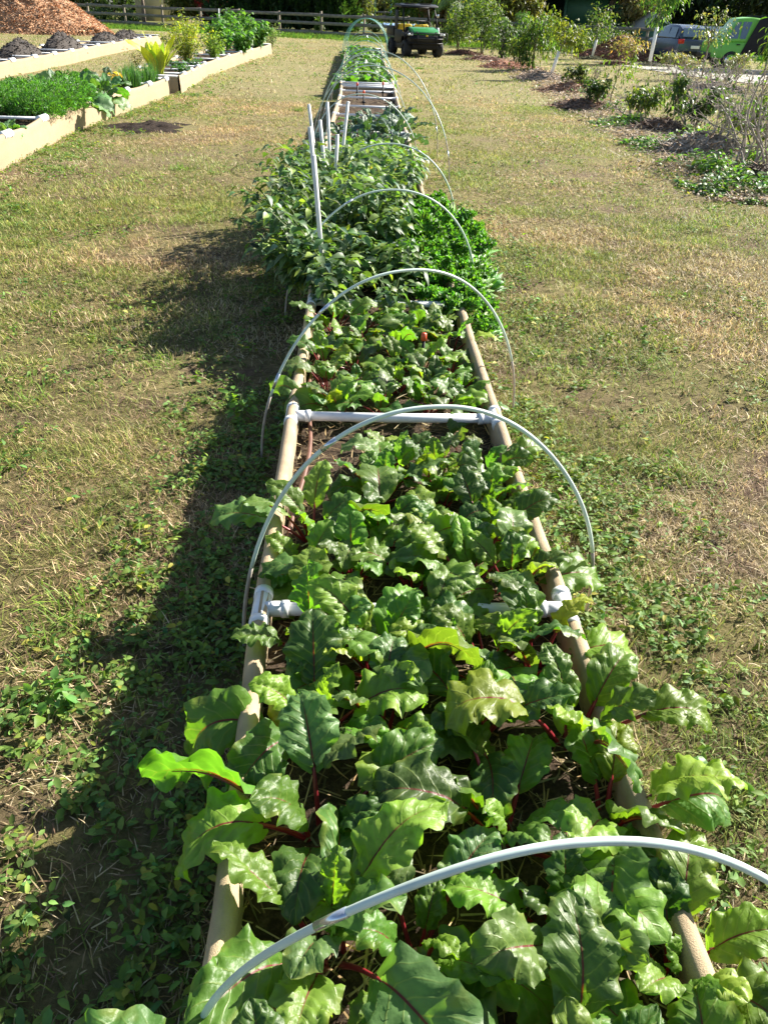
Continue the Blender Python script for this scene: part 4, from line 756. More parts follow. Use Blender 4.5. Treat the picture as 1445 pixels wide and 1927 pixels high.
V = [(-2.0, -.62, 1.06), (-2.0, .62, 1.06), (-1.72, .54, 1.38), (-1.72, -.54, 1.38)]; MB().add(np.array(V)+[-.035, 0, .02], np.array([[0, 3, 2, 1]])).add(np.array(V)+[0, 0, .0], np.array([[0, 1, 2, 3]])).build('rear_window', M['glass'], car)
for s in (-1, 1):
    for xa, xb in ((-1.55, -.75), (-.68, .25)): MB().add(np.array([(xa-.1, s*.825, 1.02), (xb+.12*(xb > 0), s*.825, 1.02), (xb, s*.675, 1.42), (xa+.08, s*.675, 1.42)]), np.array([[0, 1, 2, 3]])).build('side_window', M['glass'], car)
    part('tail_lamp', 'redlens', car, box(-2.13, -1.93, s*.68-.13, s*.68+.13, .80, .98), bevel=.02)
    for xv in (-1.32, 1.32): wheel(car, xv, s*.80, .32)
part('bumper', 'black', car, box(-2.17, -2.0, -.78, .78, .34, .52), bevel=.03); part('number_plate', 'whitepaint', car, box(-2.18, -2.12, -.2, .2, .62, .74), bevel=.004); part('wiper', 'black', car, tube([(-2.06, 0, 1.06), (-1.96, .35, 1.12)], .012, 6), bevel=0)
# white car glimpsed behind
wc = empty('parked_car', (18.2, 48.5, 0), R_(95), 'white car mostly hidden behind the dark hatchback', 'car')
carbody([(-2.1, .38, .9, .78, .76), (-1.9, .30, 1.0, .88, .82), (.5, .28, .98, .92, .84), (1.6, .3, .9, .88, .8), (2.1, .4, .7, .7, .66)], 'body', 'whitepaint', wc); carbody([(-1.9, .95, 1.05, .8, .76), (-1.3, .95, 1.46, .8, .62), (.3, .95, 1.46, .8, .62), (1.1, .94, .98, .8, .76)], 'cabin', 'glass', wc)
for s in (-1, 1):
    for xv in (-1.3, 1.3): wheel(wc, xv, s*.80, .32)
# lime truck: side view, front to the left
tp_ = at(1400, 138); tr = empty('lime_truck', (tp_[0]+1.35, tp_[1]+1.8, 0), R_(174), 'lime green truck with black slatted cargo body parked by the driveway', 'truck')
carbody([(-2.6, .45, 1.02, .86, .86), (-1.0, .42, 1.04, .92, .9), (.6, .42, 1.08, .92, .9), (1.5, .42, 1.05, .92, .88), (2.25, .45, 1.03, .91, .88), (2.36, .5, .98, .88, .85)], 'body', 'lime', tr)
carbody([(.20, 1.02, 1.10, .86, .84), (.55, 1.02, 1.86, .86, .74), (1.0, 1.02, 1.90, .86, .74), (1.5, 1.02, 1.84, .86, .72), (2.0, 1.0, 1.08, .86, .8)], 'cab', 'lime', tr, True)
for s in (-1, 1):
    for q in ([(1.14, 1.15), (1.36, 1.15), (1.32, 1.74), (.98, 1.74)], [(1.44, 1.15), (1.82, 1.15), (1.56, 1.70), (1.41, 1.74)]): MB().add(np.array([(x, s*(.885-.13*(z-1.1)/.7), z) for x, z in q]), np.array([[0, 1, 2, 3]])).build('side_window', M['glass'], tr)
    for xv in (-1.7, 1.55): wheel(tr, xv, s*.82, .37)
    part('door_handle', 'black', tr, box(1.30, 1.44, s*.93-.02, s*.93+.02, .93, .97), bevel=.005)
rk = [prism([(-2.62, .62), (1.22, .62), (.72, 1.97), (-2.62, 1.95), (-2.62, 1.62), (-.5, 1.62), (-.5, 1.3), (-2.62, 1.3)], s*.955-.02, s*.955+.02) for s in (-1, 1)]+[box(-2.55, -.85, s*.86-.03, s*.86+.03, 1.05, 1.12) for s in (-1, 1)]+[tube([(x, s*.86, 1.05), (x+.35*(x > -1), s*.84, 1.75)], .035, 6) for s in (-1, 1) for x in (-2.5, -1.7, -.95)]+[box(-2.6, -.6, -.88+i*.29, -.74+i*.29, 1.74, 1.79) for i in range(7)]+[box(-2.4, -1.0, s*.84-.02, s*.84+.02, 1.18+z, 1.30+z) for s in (-1, 1) for z in (0, .2, .4)]
part('cargo_rack', 'black', tr, *rk, bevel=.005); part('bumper', 'black', tr, box(2.36, 2.5, -.86, .86, .42, .62), bevel=.03)
MB().add(np.array([(-2.58, -.3, .0), (-2.58, .3, 0), (-2.58, .3, .2), (-2.58, -.3, .2)])+[0, 0, .6], np.array([[0, 1, 2, 3]])).build('number_plate', M['whitepaint'], tr)
p = at(1420, 152); q = [at(1384, 138), at(1384+75, 170), at(1384+150, 172), at(1520, 146)]; r = np.random.default_rng(700)
dv = np.array([(10.2, 40), (11.6, 33), (12.9, 29.6), (40, 26), (40, 33), (15.2, 34.4), (13.2, 40)]); 
tag(MB().add(np.c_[dv, np.full(7, .02)], np.array([list(range(7))])).build('driveway', M['gravel'], None, False), kind='structure')
p = at(1398, 138); o = part('timber_edging', 'bench', None, box(-1.4, 1.1, -.09, .09, 0, .18), bevel=.02); o.location = (p[0]-.1, p[1]-.9, 0); o.rotation_euler = (0, 0, -.15); tag(o, 'low weathered timber edging beside the driveway', 'edging')

# ---------------------------------------------------------------- buildings
bn_ = empty('barn', (7.2, 63, 0), R_(-6), 'dark green open sided barn behind the orchard', 'barn')
part('wall', 'barn', bn_, box(0, 12.6, 5.8, 6.0, 0, 3.2), box(12.5, 12.6, 0, 5.8, 0, 3.2), box(6.3, 12.5, .0, .12, 0, 1.15), bevel=0)
part('screen_panel', 'trimgreen', bn_, box(6.35, 9.3, .02, .06, 1.17, 2.9), box(9.4, 12.4, .02, .06, 1.17, 2.9), bevel=0)
part('roof', 'barnroof', bn_, (lambda V, F: (np.c_[V[:, 1], V[:, 0], V[:, 2]], F))(*prism([(-1.1, 2.75), (-1.1, 2.95), (3, 4.6), (7.1, 2.95), (7.1, 2.75), (3, 4.4)], -.6, 13.2)), bevel=0)
for x in (0, 3.1, 6.3, 9.35, 12.5): part('post', 'bark' if x == 9.35 else 'trimgreen', bn_, box(x-.09, x+.09, -.02, .16, 0, 3.0), bevel=0)
part('rail', 'trimgreen', bn_, box(0, 6.2, .02, .1, 1.05, 1.13), bevel=0); part('wall_lamp', 'bench', bn_, box(9.9, 10.5, -.1, -.03, 2.35, 2.75), bevel=.02); part('work_bench', 'bench', bn_, box(3.2, 3.9, .5, 1.1, .0, 1.5), box(5.2, 5.7, .5, 1.1, 0, 1.35), bevel=.02)
part('ladder', 'bark', bn_, tube([(8.6, -.4, 0), (9.3, -.05, 2.9)], .05, 6), tube([(8.9, -.4, 0), (9.6, -.05, 2.9)], .05, 6), bevel=0)
hs_ = empty('house', (20.2, 74, 0), R_(48), 'cream sided house partly hidden behind the dark barn', 'house')
part('wall', 'siding', hs_, *[box(0, 10, .006*(i % 2), 6, .2*i, .2*i+.2) for i in range(18)], bevel=0); part('roof', 'barnroof', hs_, (lambda V, F: (np.c_[V[:, 1], V[:, 0], V[:, 2]], F))(*prism([(-.5, 3.5), (3, 5.6), (6.5, 3.5)], -.5, 10.5)), bevel=0)
wf = part('window', 'trimgreen', hs_, box(1.2, 2.6, -.06, -.01, 1.2, 2.5), bevel=0); part('pane', 'glass', wf, box(1.3, 2.5, -.09, -.065, 1.3, 2.4), bevel=0); part('porch_rail', 'bench', hs_, *[tube([(.2+.5*i, -.7, 0), (.2+.5*i, -.7, 1.1)], .03, 5) for i in range(10)], box(.1, 4.8, -.74, -.66, 1.05, 1.15), bevel=0)
sh = empty('garden_shed', (18.9, 59, 0), R_(8), 'tiny green shed with glassy gable roof behind the parked cars', 'shed')
part('wall', 'trimgreen', sh, box(-.9, .9, 0, 2.0, 0, 1.25), (lambda V, F: (np.c_[V[:, 0], V[:, 1], V[:, 2]], F))(*prism([(-.9, 1.25), (.9, 1.25), (0, 1.95)], 0.02, 1.98)), bevel=0)
for s in (-1, 1): MB().add(np.array([(s*1.05, -.2, 1.18), (s*1.05, 2.2, 1.18), (0, 2.2, 2.02), (0, -.2, 2.02), (s*1.05, -.2, 1.12), (s*1.05, 2.2, 1.12), (0, 2.2, 1.96), (0, -.2, 1.96)]), np.array([[0, 1, 2, 3], [4, 7, 6, 5], [0, 3, 7, 4], [1, 5, 6, 2], [0, 4, 5, 1]])).build('roof', M['glass'] if s > 0 else M['bench'], sh, False)
ys_ = empty('cream_shed', (-18.4, 80, 0), R_(45), 'cream shed with slatted window behind the drooping palm', 'shed')
part('wall', 'siding', ys_, box(0, 4.0, 0, 3, 0, 3.2), bevel=0); part('roof', 'barnroof', ys_, (lambda V, F: (np.c_[V[:, 1], V[:, 0], V[:, 2]], F))(*prism([(-.3, 3.2), (1.5, 4.4), (3.3, 3.2)], -.3, 4.3)), bevel=0)
wf = part('window', 'bark', ys_, box(1.0, 2.8, -.05, -.005, 1.3, 2.5), bevel=0); part('shutter', 'siding', wf, *[box(1.1, 2.7, -.08, -.055, 1.35+.2*i, 1.47+.2*i) for i in range(6)], bevel=0)

# ---------------------------------------------------------------- sports court behind the fence
m, t, p_, _o = nodes('court_paint'); gx_ = N(t, 'ShaderNodeNewGeometry'); sx = N(t, 'ShaderNodeSeparateXYZ'); t.links.new(gx_.outputs['Position'], sx.inputs[0])
c = mixc(t, mapr(t, mth(t, 'ADD', sx.outputs[0], mth(t, 'MULTIPLY', sx.outputs[1], -.012)), -.9, -.7), (.14, .30, .22), (.20, .34, .62)); t.links.new(c, p_.inputs['Base Color']); p_.inputs['Roughness'].default_value = .6
tag(MB().add(np.array([(-5, 88, .015), (6.5, 88, .015), (6.5, 112, .015), (-5, 112, .015)]), np.array([[0, 1, 2, 3]])).build('sports_court', m, None, False), kind='structure')
for i, (x, y) in enumerate(((.7, 87), (2.6, 100), (-4.5, 110), (6.2, 112))):
    o = MB().add(*tube([(0, 0, 0), (0, 0, 5.)], .09, 8)).add(*tube([(0, 0, 4.9), (.5, 0, 5.0)], .06, 6)).build('court_pole', M['trimgreen']); o.location = (x, y, 0); tag(o, 'tall green pole '+['at the near edge of the sports court', 'midway along the sports court', 'at the far shaded corner of the court', 'at the far corner by the utility vehicle'][i], 'pole', 'green poles round the sports court')

# ---------------------------------------------------------------- trees beyond the fence
def cone_tree(label, x, y, H, R, seed, cols, n=5200):
    r = np.random.default_rng(seed); o = empty('cypress_tree', (x, y, 0), 0, label, 'tree', 'dark conifers behind the fence')
    z = H*(1-np.sqrt(r.uniform(0, 1, n))*.98); a = r.uniform(0, 2*pi, n); k = 1+.22*np.sin(a*5+z*1.3)+.12*np.sin(a*11-z*3); rad = R*(1-(z/H)**1.6)**.8*k*np.sqrt(r.uniform(.35, 1, n))
    B = np.c_[rad*np.cos(a), rad*np.sin(a), z+.05]; d = np.c_[np.cos(a)*.5, np.sin(a)*.5, r.uniform(.3, 1, n)]+rdir(n, r)*.35
    cols_ = np.concatenate([tint(n, c, .2, .08, r)[None] for c in cols])[r.integers(len(cols), size=n), np.arange(n)]
    mb = MB(); cards(mb, B, d, rdir(n, r), r.uniform(.3, .6, n), r.uniform(.05, .10, n), cols_, ((0, .3), (.4, 1), (1, .03)), droop=.2); mb.build('crown', M['leaf'], o)
    MB().add(*tube([(0, 0, -.1), (0, 0, H*.6)], [.22, .08], 8)).build('trunk', M['bark'], o)
CY = [(.022, .05, .018), (.035, .075, .022), (.016, .034, .014)]; CY2 = [(.04, .085, .02), (.055, .11, .026), (.03, .06, .02)]
for i, (px, y, H, R, c, l) in enumerate(((455, 68, 6.5, 2.6, CY, 'broad dark conifer behind the bean bushes'), (508, 66, 6.2, 2.0, CY, 'dark conifer next to the broad one'), (560, 67, 6.5, 2.2, CY2, 'olive green conifer in the middle of the group'), (606, 66, 6, 1.9, CY, 'dark conifer just short of the sports court'), (632, 65, 5.4, 1.35, CY2, 'lighter green conifer beside the sports court'))):
    x = atY(px, 40, y)[0]; cone_tree(l, x, y, H, R, 720+i, c)
def palm(label, loc, r, H, nf, FL, col, drooping=1.6, trunk=.12, name='palm_tree'):
    o = empty(name, loc, 0, label, 'palm'); mb = MB(); st = MB()
    for i in range(nf):
        a = i*2.4+r.normal(0, .2); e0 = r.uniform(.2, 1.35); k = 12; t = np.linspace(0, 1, k); el = e0-drooping*t**1.3; ds = FL/(k-1)
        P = np.c_[np.cumsum(np.cos(el)*ds)*cos(a), np.cumsum(np.cos(el)*ds)*sin(a), H+np.cumsum(np.sin(el)*ds)]; st.add(*tube(P, np.linspace(.02, .006, k), 4, False))
        n = 46; tt = np.repeat(np.linspace(.15, 1, n//2), 2); B = np.c_[[np.interp(tt, t, P[:, j]) for j in range(3)]].T; sgn = np.tile([-1, 1], n//2)
        lat = np.array([-sin(a), cos(a), 0]); fw = np.c_[np.gradient(np.interp(tt, t, P[:, 0])), np.gradient(np.interp(tt, t, P[:, 1])), 0*tt]
        d = sgn[:, None]*lat*.8+np.array([cos(a), sin(a), 0])*.6+np.array([0, 0, -.45]); cards(mb, B, d, np.tile([0, 0, 1.], (n, 1)), FL*.24*(1-.5*tt), .022, tint(n, col, .2, .1, r), ((0, .5), (.4, 1), (1, .05)), droop=.5)
    mb.build('frond', M['shiny'], o); st.build('frond_stem', M['greenstem'], o); MB().add(*tube([(0, 0, -.1), (.05, 0, H*.5), (0, 0, H)], [trunk*1.3, trunk, trunk], 9)).build('trunk', M['bark'], o)
palm('palm with long drooping fronds right behind the fence', (atY(268, 10, 66)[0], 66, 0), np.random.default_rng(740), 2.6, 30, 2.4, (.17, .20, .07), 2.3)
palm('short palm with bright arching fronds before the barn', (atY(1005, 60, 52)[0], 52, 0), np.random.default_rng(741), .8, 26, 1.5, (.09, .17, .05), 1.5)
palm('spiky grass palm behind the bush tree near the utility vehicle', (atY(915, 50, 50)[0], 50, 0), np.random.default_rng(742), .6, 26, 1.5, (.10, .18, .05), 1.3)
palm('tall palm rising behind the utility vehicle roof', (atY(868, 20, 54)[0], 54, 0), np.random.default_rng(743), 2.0, 30, 2.2, (.11, .18, .06), 2.0)
bt = [(150, 74, 5, 3.4, DK, 'dark tree behind the wood chip pile'), (40, 78, 5.5, 4, DK, 'dark tree at the far corner behind the wood chips'), (215, 98, 5, 3, GL+DK, 'mid green tree behind the drooping palm'), (350, 70, 2.7, 1.3, [(.14, .15, .04), (.10, .12, .03)], 'olive bush behind the rails beside the cream shed'), (398, 69, 2.9, 1.2, [(.38, .05, .05), (.45, .08, .05), (.28, .04, .04)], 'red leaved bush behind the rail fence'), (290, 125, 7, 6, DK+GL, 'large tree far behind the palm'), (400, 128, 8, 6, DK, 'large dark tree far behind the red bush'),
      (668, 74, 4.6, 1.7, [(.12, .13, .05), (.09, .11, .04)], 'thin olive tree in front of the sports court'), (724, 122, 6, 4.2, [(.20, .19, .07), (.14, .15, .05)], 'yellowish tree beyond the sports court'), (650, 126, 6, 4.5, [(.12, .13, .06), (.16, .15, .07)], 'grayish tree at the far side of the court'), (790, 64, 4.5, 2.4, GL+YG, 'leafy tree behind the utility vehicle'), (838, 62, 4.2, 1.9, [(.22, .12, .05), (.10, .12, .04)], 'brownish tree beside the tall palm'),
      (975, 58, 4.2, 1.5, [(.15, .15, .05), (.20, .18, .06), (.09, .10, .03)], 'yellow olive tree hanging over the barn front'), (1195, 62, 4.2, 1.8, [(.28, .20, .08), (.20, .19, .06), (.30, .25, .12)], 'autumn yellow tree before the cream house'), (1255, 74, 5.5, 2.6, DK+GL, 'dark tree behind the tiny green shed'), (1330, 72, 6, 3.4, DK, 'big dark tree behind the parked cars'), (1400, 76, 6, 3.6, [(.07, .09, .04), (.10, .12, .06)], 'gray green tree behind the lime truck'), (1470, 70, 6, 3.4, [(.10, .11, .06), (.06, .08, .03)], 'pale twiggy tree at the far edge behind the truck'), (1100, 96, 7, 5, DK, 'dark tree rising behind the barn')]
for i, (px, y, H, R, c, l) in enumerate(bt):
    x = atY(px, 30, y)[0]; tree('tree', l, 'tree', (x, y, 0), np.random.default_rng(760+i), H, (0, 0, H*.58), (R, R, H*.46), 2600 if H < 5 else 3600, .34 if H < 5 else .45, .42, c, 46, .13 if H < 5 else .22, group='background trees beyond the fence', fill=.3, limbs=14)
for i, (px, y, h, l) in enumerate(((705, 72, 1.0, 'low shrub along the fence before the sports court'), (660, 70, .9, 'rounded low shrub before the court by the conifers'), (1150, 57, 1.5, 'dense green shrub before the barn corner'), (1040, 50, 1.2, 'bushy green shrub under the barn by the short palm'), (965, 49, 1.1, 'green shrub behind the narrow bush tree'), (1100, 48, 1.2, 'dark shrub hugging the back fence by the barn'), (200, 64, 1.1, 'weedy shrub poking through the fence near the wood chips'), (600, 59.5, .9, 'leafy vine at the fence post by the court'), (250, 63, .9, 'yellowish shrub low behind the fence under the palm'))):
    x = atY(px, 60, y)[0]; tree('shrub', l, 'shrub', (x, y, 0), np.random.default_rng(800+i), h, (0, 0, h*.5), (h*.9 if i != 7 else .25, h*.7 if i != 7 else .2, h*.55), 700, .2, .45, GL if i % 2 else DK+GL, 20, .03, group='shrubs near the fence', fill=.2)
# far woods closing the view: many leaf clusters, one mass
r = np.random.default_rng(830); n = 42000
az = r.uniform(-.75, .75, n); dist = r.uniform(128, 170, n); z = r.uniform(0, 1, n)**.8*(7+6*vn(az*30, az*0, 1., 4))
mb = MB(); B = np.c_[dist*np.sin(az+.03), dist*np.cos(az+.03), z]; cards(mb, B, rdir(n, r), rdir(n, r), r.uniform(.9, 1.9, n), r.uniform(.3, .6, n), tint(n, (.035, .05, .022), .35, .12, r)*(.6+.9*vn(az*60, z*.4, 1., 8))[:, None]); tag(mb.build('far_woods', M['leaf']), kind='stuff')
for xx, zz in ():
    pass

# ---------------------------------------------------------------- grass, clover, straw litter
def inbed(x, y):
    i1 = (y > -.6) & (y < 8.75) & (x > np.interp(y, B1Y, B1L)-.05) & (x < np.interp(y, B1Y, B1R)+.05)
    i2 = (y >= 9.0) & (y < 37.1) & (x > -.56-.012*np.maximum(0, y-19)-.05) & (x < .66)
    i3 = (y > 7.4) & (y < 36.5) & (x > -5.75) & (x < -4.25+.0*y) & (x < np.interp(y, [7.5, 13, 19, 24, 36], [-4.33, -4.48, -4.2, -4.3, -3.84]))
    i4 = (y > 18.9) & (y < 41) & (x > -10.6) & (x < -8.85)
    i5 = np.hypot((x-p0[0])/.75, (y-p0[1])/.68) < 1
    return i1 | i2 | i3 | i4 | (i5 & (vn(x, y, .22, 13) < .75))
def wedge(n, r0, r1):
    d = np.sqrt(rng.uniform(r0*r0, r1*r1, n)); wa = .70+.5*(r1 < 5); a = rng.uniform(-wa, wa, n)+.04
    x = d*np.sin(a); y = d*np.cos(a); k = ~inbed(x, y); return x[k], y[k]
STRAW = np.array([(.50, .40, .24), (.42, .33, .185), (.34, .235, .145), (.22, .14, .09), (.60, .50, .33)]); GRN = np.array([(.17, .23, .05), (.24, .28, .07), (.12, .18, .045), (.33, .33, .11)])
gm = MB()
for n, r0, r1, L0, L1, w_ in ((190000, .8, 4, .02, .055, .0016), (240000, 4, 9, .025, .06, .0027), (300000, 9, 20, .022, .058, .0040), (170000, 20, 56, .035, .085, .010)):
    x, y = wedge(n, r0, r1); n = len(x)
    green = (np.clip((fbm(x, y, 1.3, 21)-.39)*3.4, .08, .88)+np.clip((vn(x, y, .35, 31)-.72)*3, 0, .6))*np.where((x < 0) & (y < 5.5), .75, 1)+.15*(y > 9)*(x > 0); bald = fbm(x, y, 1.0, 41); k = (rng.random(n) > np.clip((bald-.50)*5, 0, .55 if r1 < 5 else .8))
    x, y, green = x[k], y[k], green[k]; n = len(x); ig = rng.random(n) < green
    a = rng.uniform(0, 2*pi, n); e = np.where(ig, rng.uniform(.5, 1.4, n), rng.uniform(.0, 1.3, n)); d = np.c_[np.cos(a)*np.cos(e), np.sin(a)*np.cos(e), np.sin(e)]
    a2 = a+rng.normal(0, .5, n)+pi/2; sdv = np.c_[np.cos(a2), np.sin(a2), rng.normal(0, .25, n)]
    cl = vn(x, y, .10 if r1 < 5 else .2 if r1 < 10 else .45, 77); L = rng.uniform(L0, L1, n)*np.where(ig, 1.1, 1.0)*(.65+.8*cl); bend = np.c_[np.cos(a), np.sin(a), -np.ones(n)*.5]*(L*rng.uniform(0, .45, n))[:, None]
    col = np.where(ig[:, None], GRN[rng.integers(4, size=n)], STRAW[rng.integers(5, size=n)])*rng.uniform(.85, 1.22, (n, 1))*(.72+.5*cl)[:, None]*(1+np.array([.16, 0, -.1])*(fbm(x, y, 2.2, 83)-.5)[:, None]*2)
    blades(gm, np.c_[x, y, gz(x, y)-.002+np.where(ig, 0, rng.uniform(0, .012, n))], d, sdv, L, w_*rng.uniform(.6, 1.3, n), bend, col)
tag(gm.build('lawn_grass', M['grass'], None, False), kind='stuff')
# taller tufts of bright grass and the lush strip along the fence
tm = MB()
tuf = [(at(px, py), s) for px, py, s in ((1225, 690, 1.0), (1100, 900, .6), (1290, 890, .8), (1150, 960, .6), (340, 320, .7), (120, 90+230, .6), (1010, 870, .5), (790, 130, .6), (745, 145, .8), (780, 210, .6), (850, 330, .7), (300, 690, .5), (60, 760, .6), (1200, 1120, .5), (120, 1160, .5), (560, 210, .5))]
for p, s in tuf:
    n = int(150*s); a = rng.uniform(0, 2*pi, n); q = rng.normal(0, .07*s, (n, 2)); e = rng.uniform(.4, 1.3, n); d = np.c_[np.cos(a)*np.cos(e), np.sin(a)*np.cos(e), np.sin(e)]; sdv = np.c_[-np.sin(a), np.cos(a), rng.normal(0, .2, n)]
    L = rng.uniform(.06, .16, n)*(.6+.4*s); k = max(1., np.hypot(p[0], p[1])/6); blades(tm, np.c_[p[0]+q[:, 0]*2, p[1]+q[:, 1]*2, 0*a], d, sdv, L, .0022*k*rng.uniform(.7, 1.2, n), np.c_[np.cos(a), np.sin(a), -.6+0*a]*(L*.3)[:, None], tint(n, (.17, .28, .04), .2, .1))
n = 16000; x = rng.uniform(-26, 14, n); y = 55.3-.335*x+rng.uniform(-2.6, .6, n)+.5*np.sin(x*2); a = rng.uniform(0, 2*pi, n); e = rng.uniform(.6, 1.4, n); d = np.c_[np.cos(a)*np.cos(e), np.sin(a)*np.cos(e), np.sin(e)]
blades(tm, np.c_[x, y, 0*x], d, np.c_[np.ones(n), np.zeros(n), np.zeros(n)], rng.uniform(.12, .32, n), rng.uniform(.012, .03, n), rng.normal(0, .04, (n, 3)), tint(n, (.15, .26, .04), .25, .1))
tag(tm.build('tall_grass', M['grass'], None, False), kind='stuff')
# broad leaved creeping weeds: dense beside the beds, in patches elsewhere
def weedfield(n, r0, r1, L, nl):
    x, y = wedge(n, r0, r1)
    e = np.where(x > 0, x-np.interp(y, B1Y, B1R), np.interp(y, B1Y, B1L)-x); near1 = (y < 9)*np.clip(1.05-e/np.where(x > 0, .95+.3*np.clip((2.5-y)/1.5, 0, 1), .72+.62*np.clip((2.0-y)/.8, 0, 1)), 0, 1)
    eL = x-np.interp(y, [7.5, 13, 19, 24, 36], [-4.33, -4.48, -4.2, -4.3, -3.84]); near2 = (y > 7)*(eL > 0)*np.clip(1.1-eL/1.1, 0, 1)
    pat = np.clip((fbm(x, y, .8, 61)-.50)*5, 0, 1)*np.clip((vn(x, y, .22, 67)-.2)*2, 0, 1)
    wp = np.clip(1.2-np.hypot((x-4.75)/1.0, (y-10.4)/1.3), 0, 1)+np.clip(1.2-np.hypot((x-5.0)/.9, (y-13.2)/.7), 0, 1)
    holes = np.clip((fbm(x, y, .3, 71)-.36)*5, .03, 1)
    P = np.clip(near1*1.3*holes+near2*1.5*np.clip(holes*1.6, 0, 1)+pat*.30*(x < .2)+pat*.30*(x >= .2)+wp*holes, 0, 1); k = rng.random(len(x)) < P; x, y = x[k], y[k]; m_ = len(x)
    sz = L*rng.uniform(.55, 1.3, m_); X = np.repeat(x, nl)+rng.normal(0, L*.5, m_*nl); Y_ = np.repeat(y, nl)+rng.normal(0, L*.5, m_*nl); ok = ~inbed(X, Y_); a = rng.uniform(0, 2*pi, m_*nl); q = m_*nl
    hgt = rng.uniform(.004, .05, q)*(L/.03)**.5
    B = np.c_[X, Y_, gz(X, Y_)+hgt]; d = np.c_[np.cos(a), np.sin(a), rng.normal(.1, .3, q)]; up = nrm(np.c_[rng.normal(0, .4, (q, 2)), np.ones(q)])
    tone = np.repeat(rng.uniform(.7, 1.2, m_), nl)[:, None]; c = tint(q, (.125, .205, .04), .22, .14)*tone; c = np.where((rng.random(q) < .04)[:, None], np.array([.35, .33, .06]), c)
    S_ = np.repeat(sz, nl)*rng.uniform(.6, 1.2, q); return B[ok], d[ok], up[ok], S_[ok], c[ok]
wm = MB()
for n, r0, r1, L, nl in ((16000, .8, 4, .030, 6), (20000, 4, 9, .032, 5), (42000, 9, 20, .042, 4), (14000, 20, 45, .08, 3)):
    B, d, up, S_, c = weedfield(n, r0, r1, L, nl); cards(wm, B, d, up, S_, S_*.26, c, ((0, .1), (.22, .85), (.6, .9), (1, .04)), droop=.25, fold=.3)
tag(wm.build('creeping_weeds', M['weed'], None, True), kind='stuff')
# loose dry stems and brown crumbs lying on the lawn
n = 16000; x, y = wedge(n, .8, 11); n = len(x); a = rng.uniform(0, 2*pi, n); d = np.c_[np.cos(a), np.sin(a), rng.normal(.02, .1, n)]; lm = MB(); k = np.hypot(x, y)/4
blades(lm, np.c_[x, y, gz(x, y)+.006], d, np.c_[-np.sin(a), np.cos(a), rng.normal(0, .4, n)], rng.uniform(.03, .17, n)*rng.uniform(.3, 1, n), .0012*np.maximum(1, k)*rng.uniform(.7, 1.7, n), rng.normal(0, .012, (n, 3)), np.array([(.55, .44, .26), (.40, .28, .16), (.18, .11, .07), (.12, .075, .05)])[rng.integers(4, size=n)])
tag(lm.build('dry_stems', M['grass'], None, False), kind='stuff')
# leaf litter, straw and weeds along the orchard row
n = 20000; yy = 9.5+31*rng.random(n)**1.5; xc = np.interp(yy, [9.5, 12, 16, 20, 26, 32, 40], [4.95, 4.95, 5.0, 5.35, 5.85, 5.9, 5.6]); xx = xc+rng.normal(0, .42, n); a = rng.uniform(0, 2*pi, n); k = np.maximum(1, yy/14)
ll = MB(); cards(ll, np.c_[xx, yy, rng.uniform(.004, .05, n)], np.c_[np.cos(a), np.sin(a), rng.normal(0, .3, n)], nrm(np.c_[rng.normal(0, .5, (n, 2)), np.ones(n)]), .055*k*rng.uniform(.6, 1.4, n), .016*k*rng.uniform(.5, 1.2, n), tint(n, (.34, .26, .20), .35, .05), droop=.6)
n = 9000; yy = 9.5+20*rng.random(n)**1.6; xx = np.interp(yy, [9.5, 12, 16, 20, 30], [5.1, 5.1, 5.1, 5.4, 5.9])+rng.normal(0, .35, n); a = rng.uniform(0, 2*pi, n)
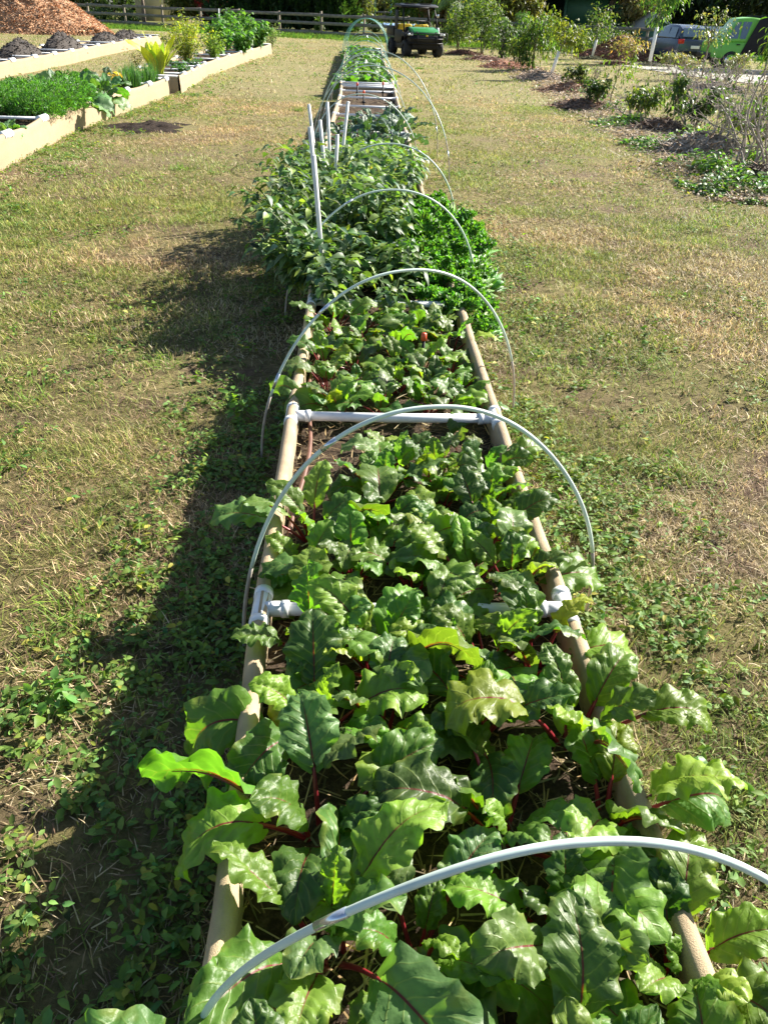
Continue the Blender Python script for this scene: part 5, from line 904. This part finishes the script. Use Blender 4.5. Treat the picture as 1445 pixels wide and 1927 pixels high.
blades(ll, np.c_[xx, yy, rng.uniform(.004, .06, n)], np.c_[np.cos(a), np.sin(a), rng.normal(0, .2, n)], np.c_[-np.sin(a), np.cos(a), rng.normal(0, .5, n)], rng.uniform(.08, .3, n), rng.uniform(.002, .006, n), rng.normal(0, .03, (n, 3)), tint(n, (.40, .33, .25), .35, .08))
tag(ll.build('leaf_litter', M['grass'], None, False), kind='stuff')
wp = MB()
for cx_, cy_, rx_, ry_, n in ((4.75, 10.3, .75, .9, 2600), (5.0, 12.0, .8, .5, 700), (5.0, 13.7, .9, .6, 1500), (5.1, 16.6, .8, .6, 900), (5.5, 19.5, .6, .8, 300), (5.6, 22.5, .6, .8, 250)):
    a = rng.uniform(0, 2*pi, n); q = np.sqrt(rng.random(n)); h_ = .22*(1-q**2)*rng.random(n); B = np.c_[cx_+rx_*q*np.cos(a), cy_+ry_*q*np.sin(a), .02+h_]; B = B[fbm(B[:, 0], B[:, 1], .4, 91) > .40]; m_ = len(B); a = rng.uniform(0, 2*pi, m_)
    cards(wp, B, np.c_[np.cos(a), np.sin(a), rng.normal(.2, .4, m_)], nrm(np.c_[rng.normal(0, .4, (m_, 2)), np.ones(m_)]), rng.uniform(.04, .10, m_), rng.uniform(.012, .026, m_), tint(m_, (.09, .17, .04), .42, .18), droop=.4)
tag(wp.build('row_weeds', M['leaf'], None, True), kind='stuff')
# a few single weeds one can point to
for i, (px, py, h, l, n_) in enumerate(((455, 790, .2, 'single nettle like weed standing in the shaded weeds', 5), (1330, 330, .3, 'bright green leafy weed before the straw heap', 9), (1380, 345, .28, 'leafy weed in the middle of the weed patch', 9), (1190, 236, .25, 'low green weed beside the dark grassy mound', 8), (1420, 310, .35, 'green weed under the pale twigged shrub', 9), (1300, 262, .3, 'green weed at the foot of the many stemmed shrub', 9), (100, 480+840, .08, 'low weed in the sunlit gap of the big shadow', 5))):
    p = at(px, py); bushplant('weed', l, 'weed', (p[0], p[1], 0), np.random.default_rng(850+i), n_, h, .05 if i in (0, 6) else .26, 9, .05 if i in (0, 6) else .10, .55, [(.10, .21, .04), (.14, .26, .04)], sr=.003)
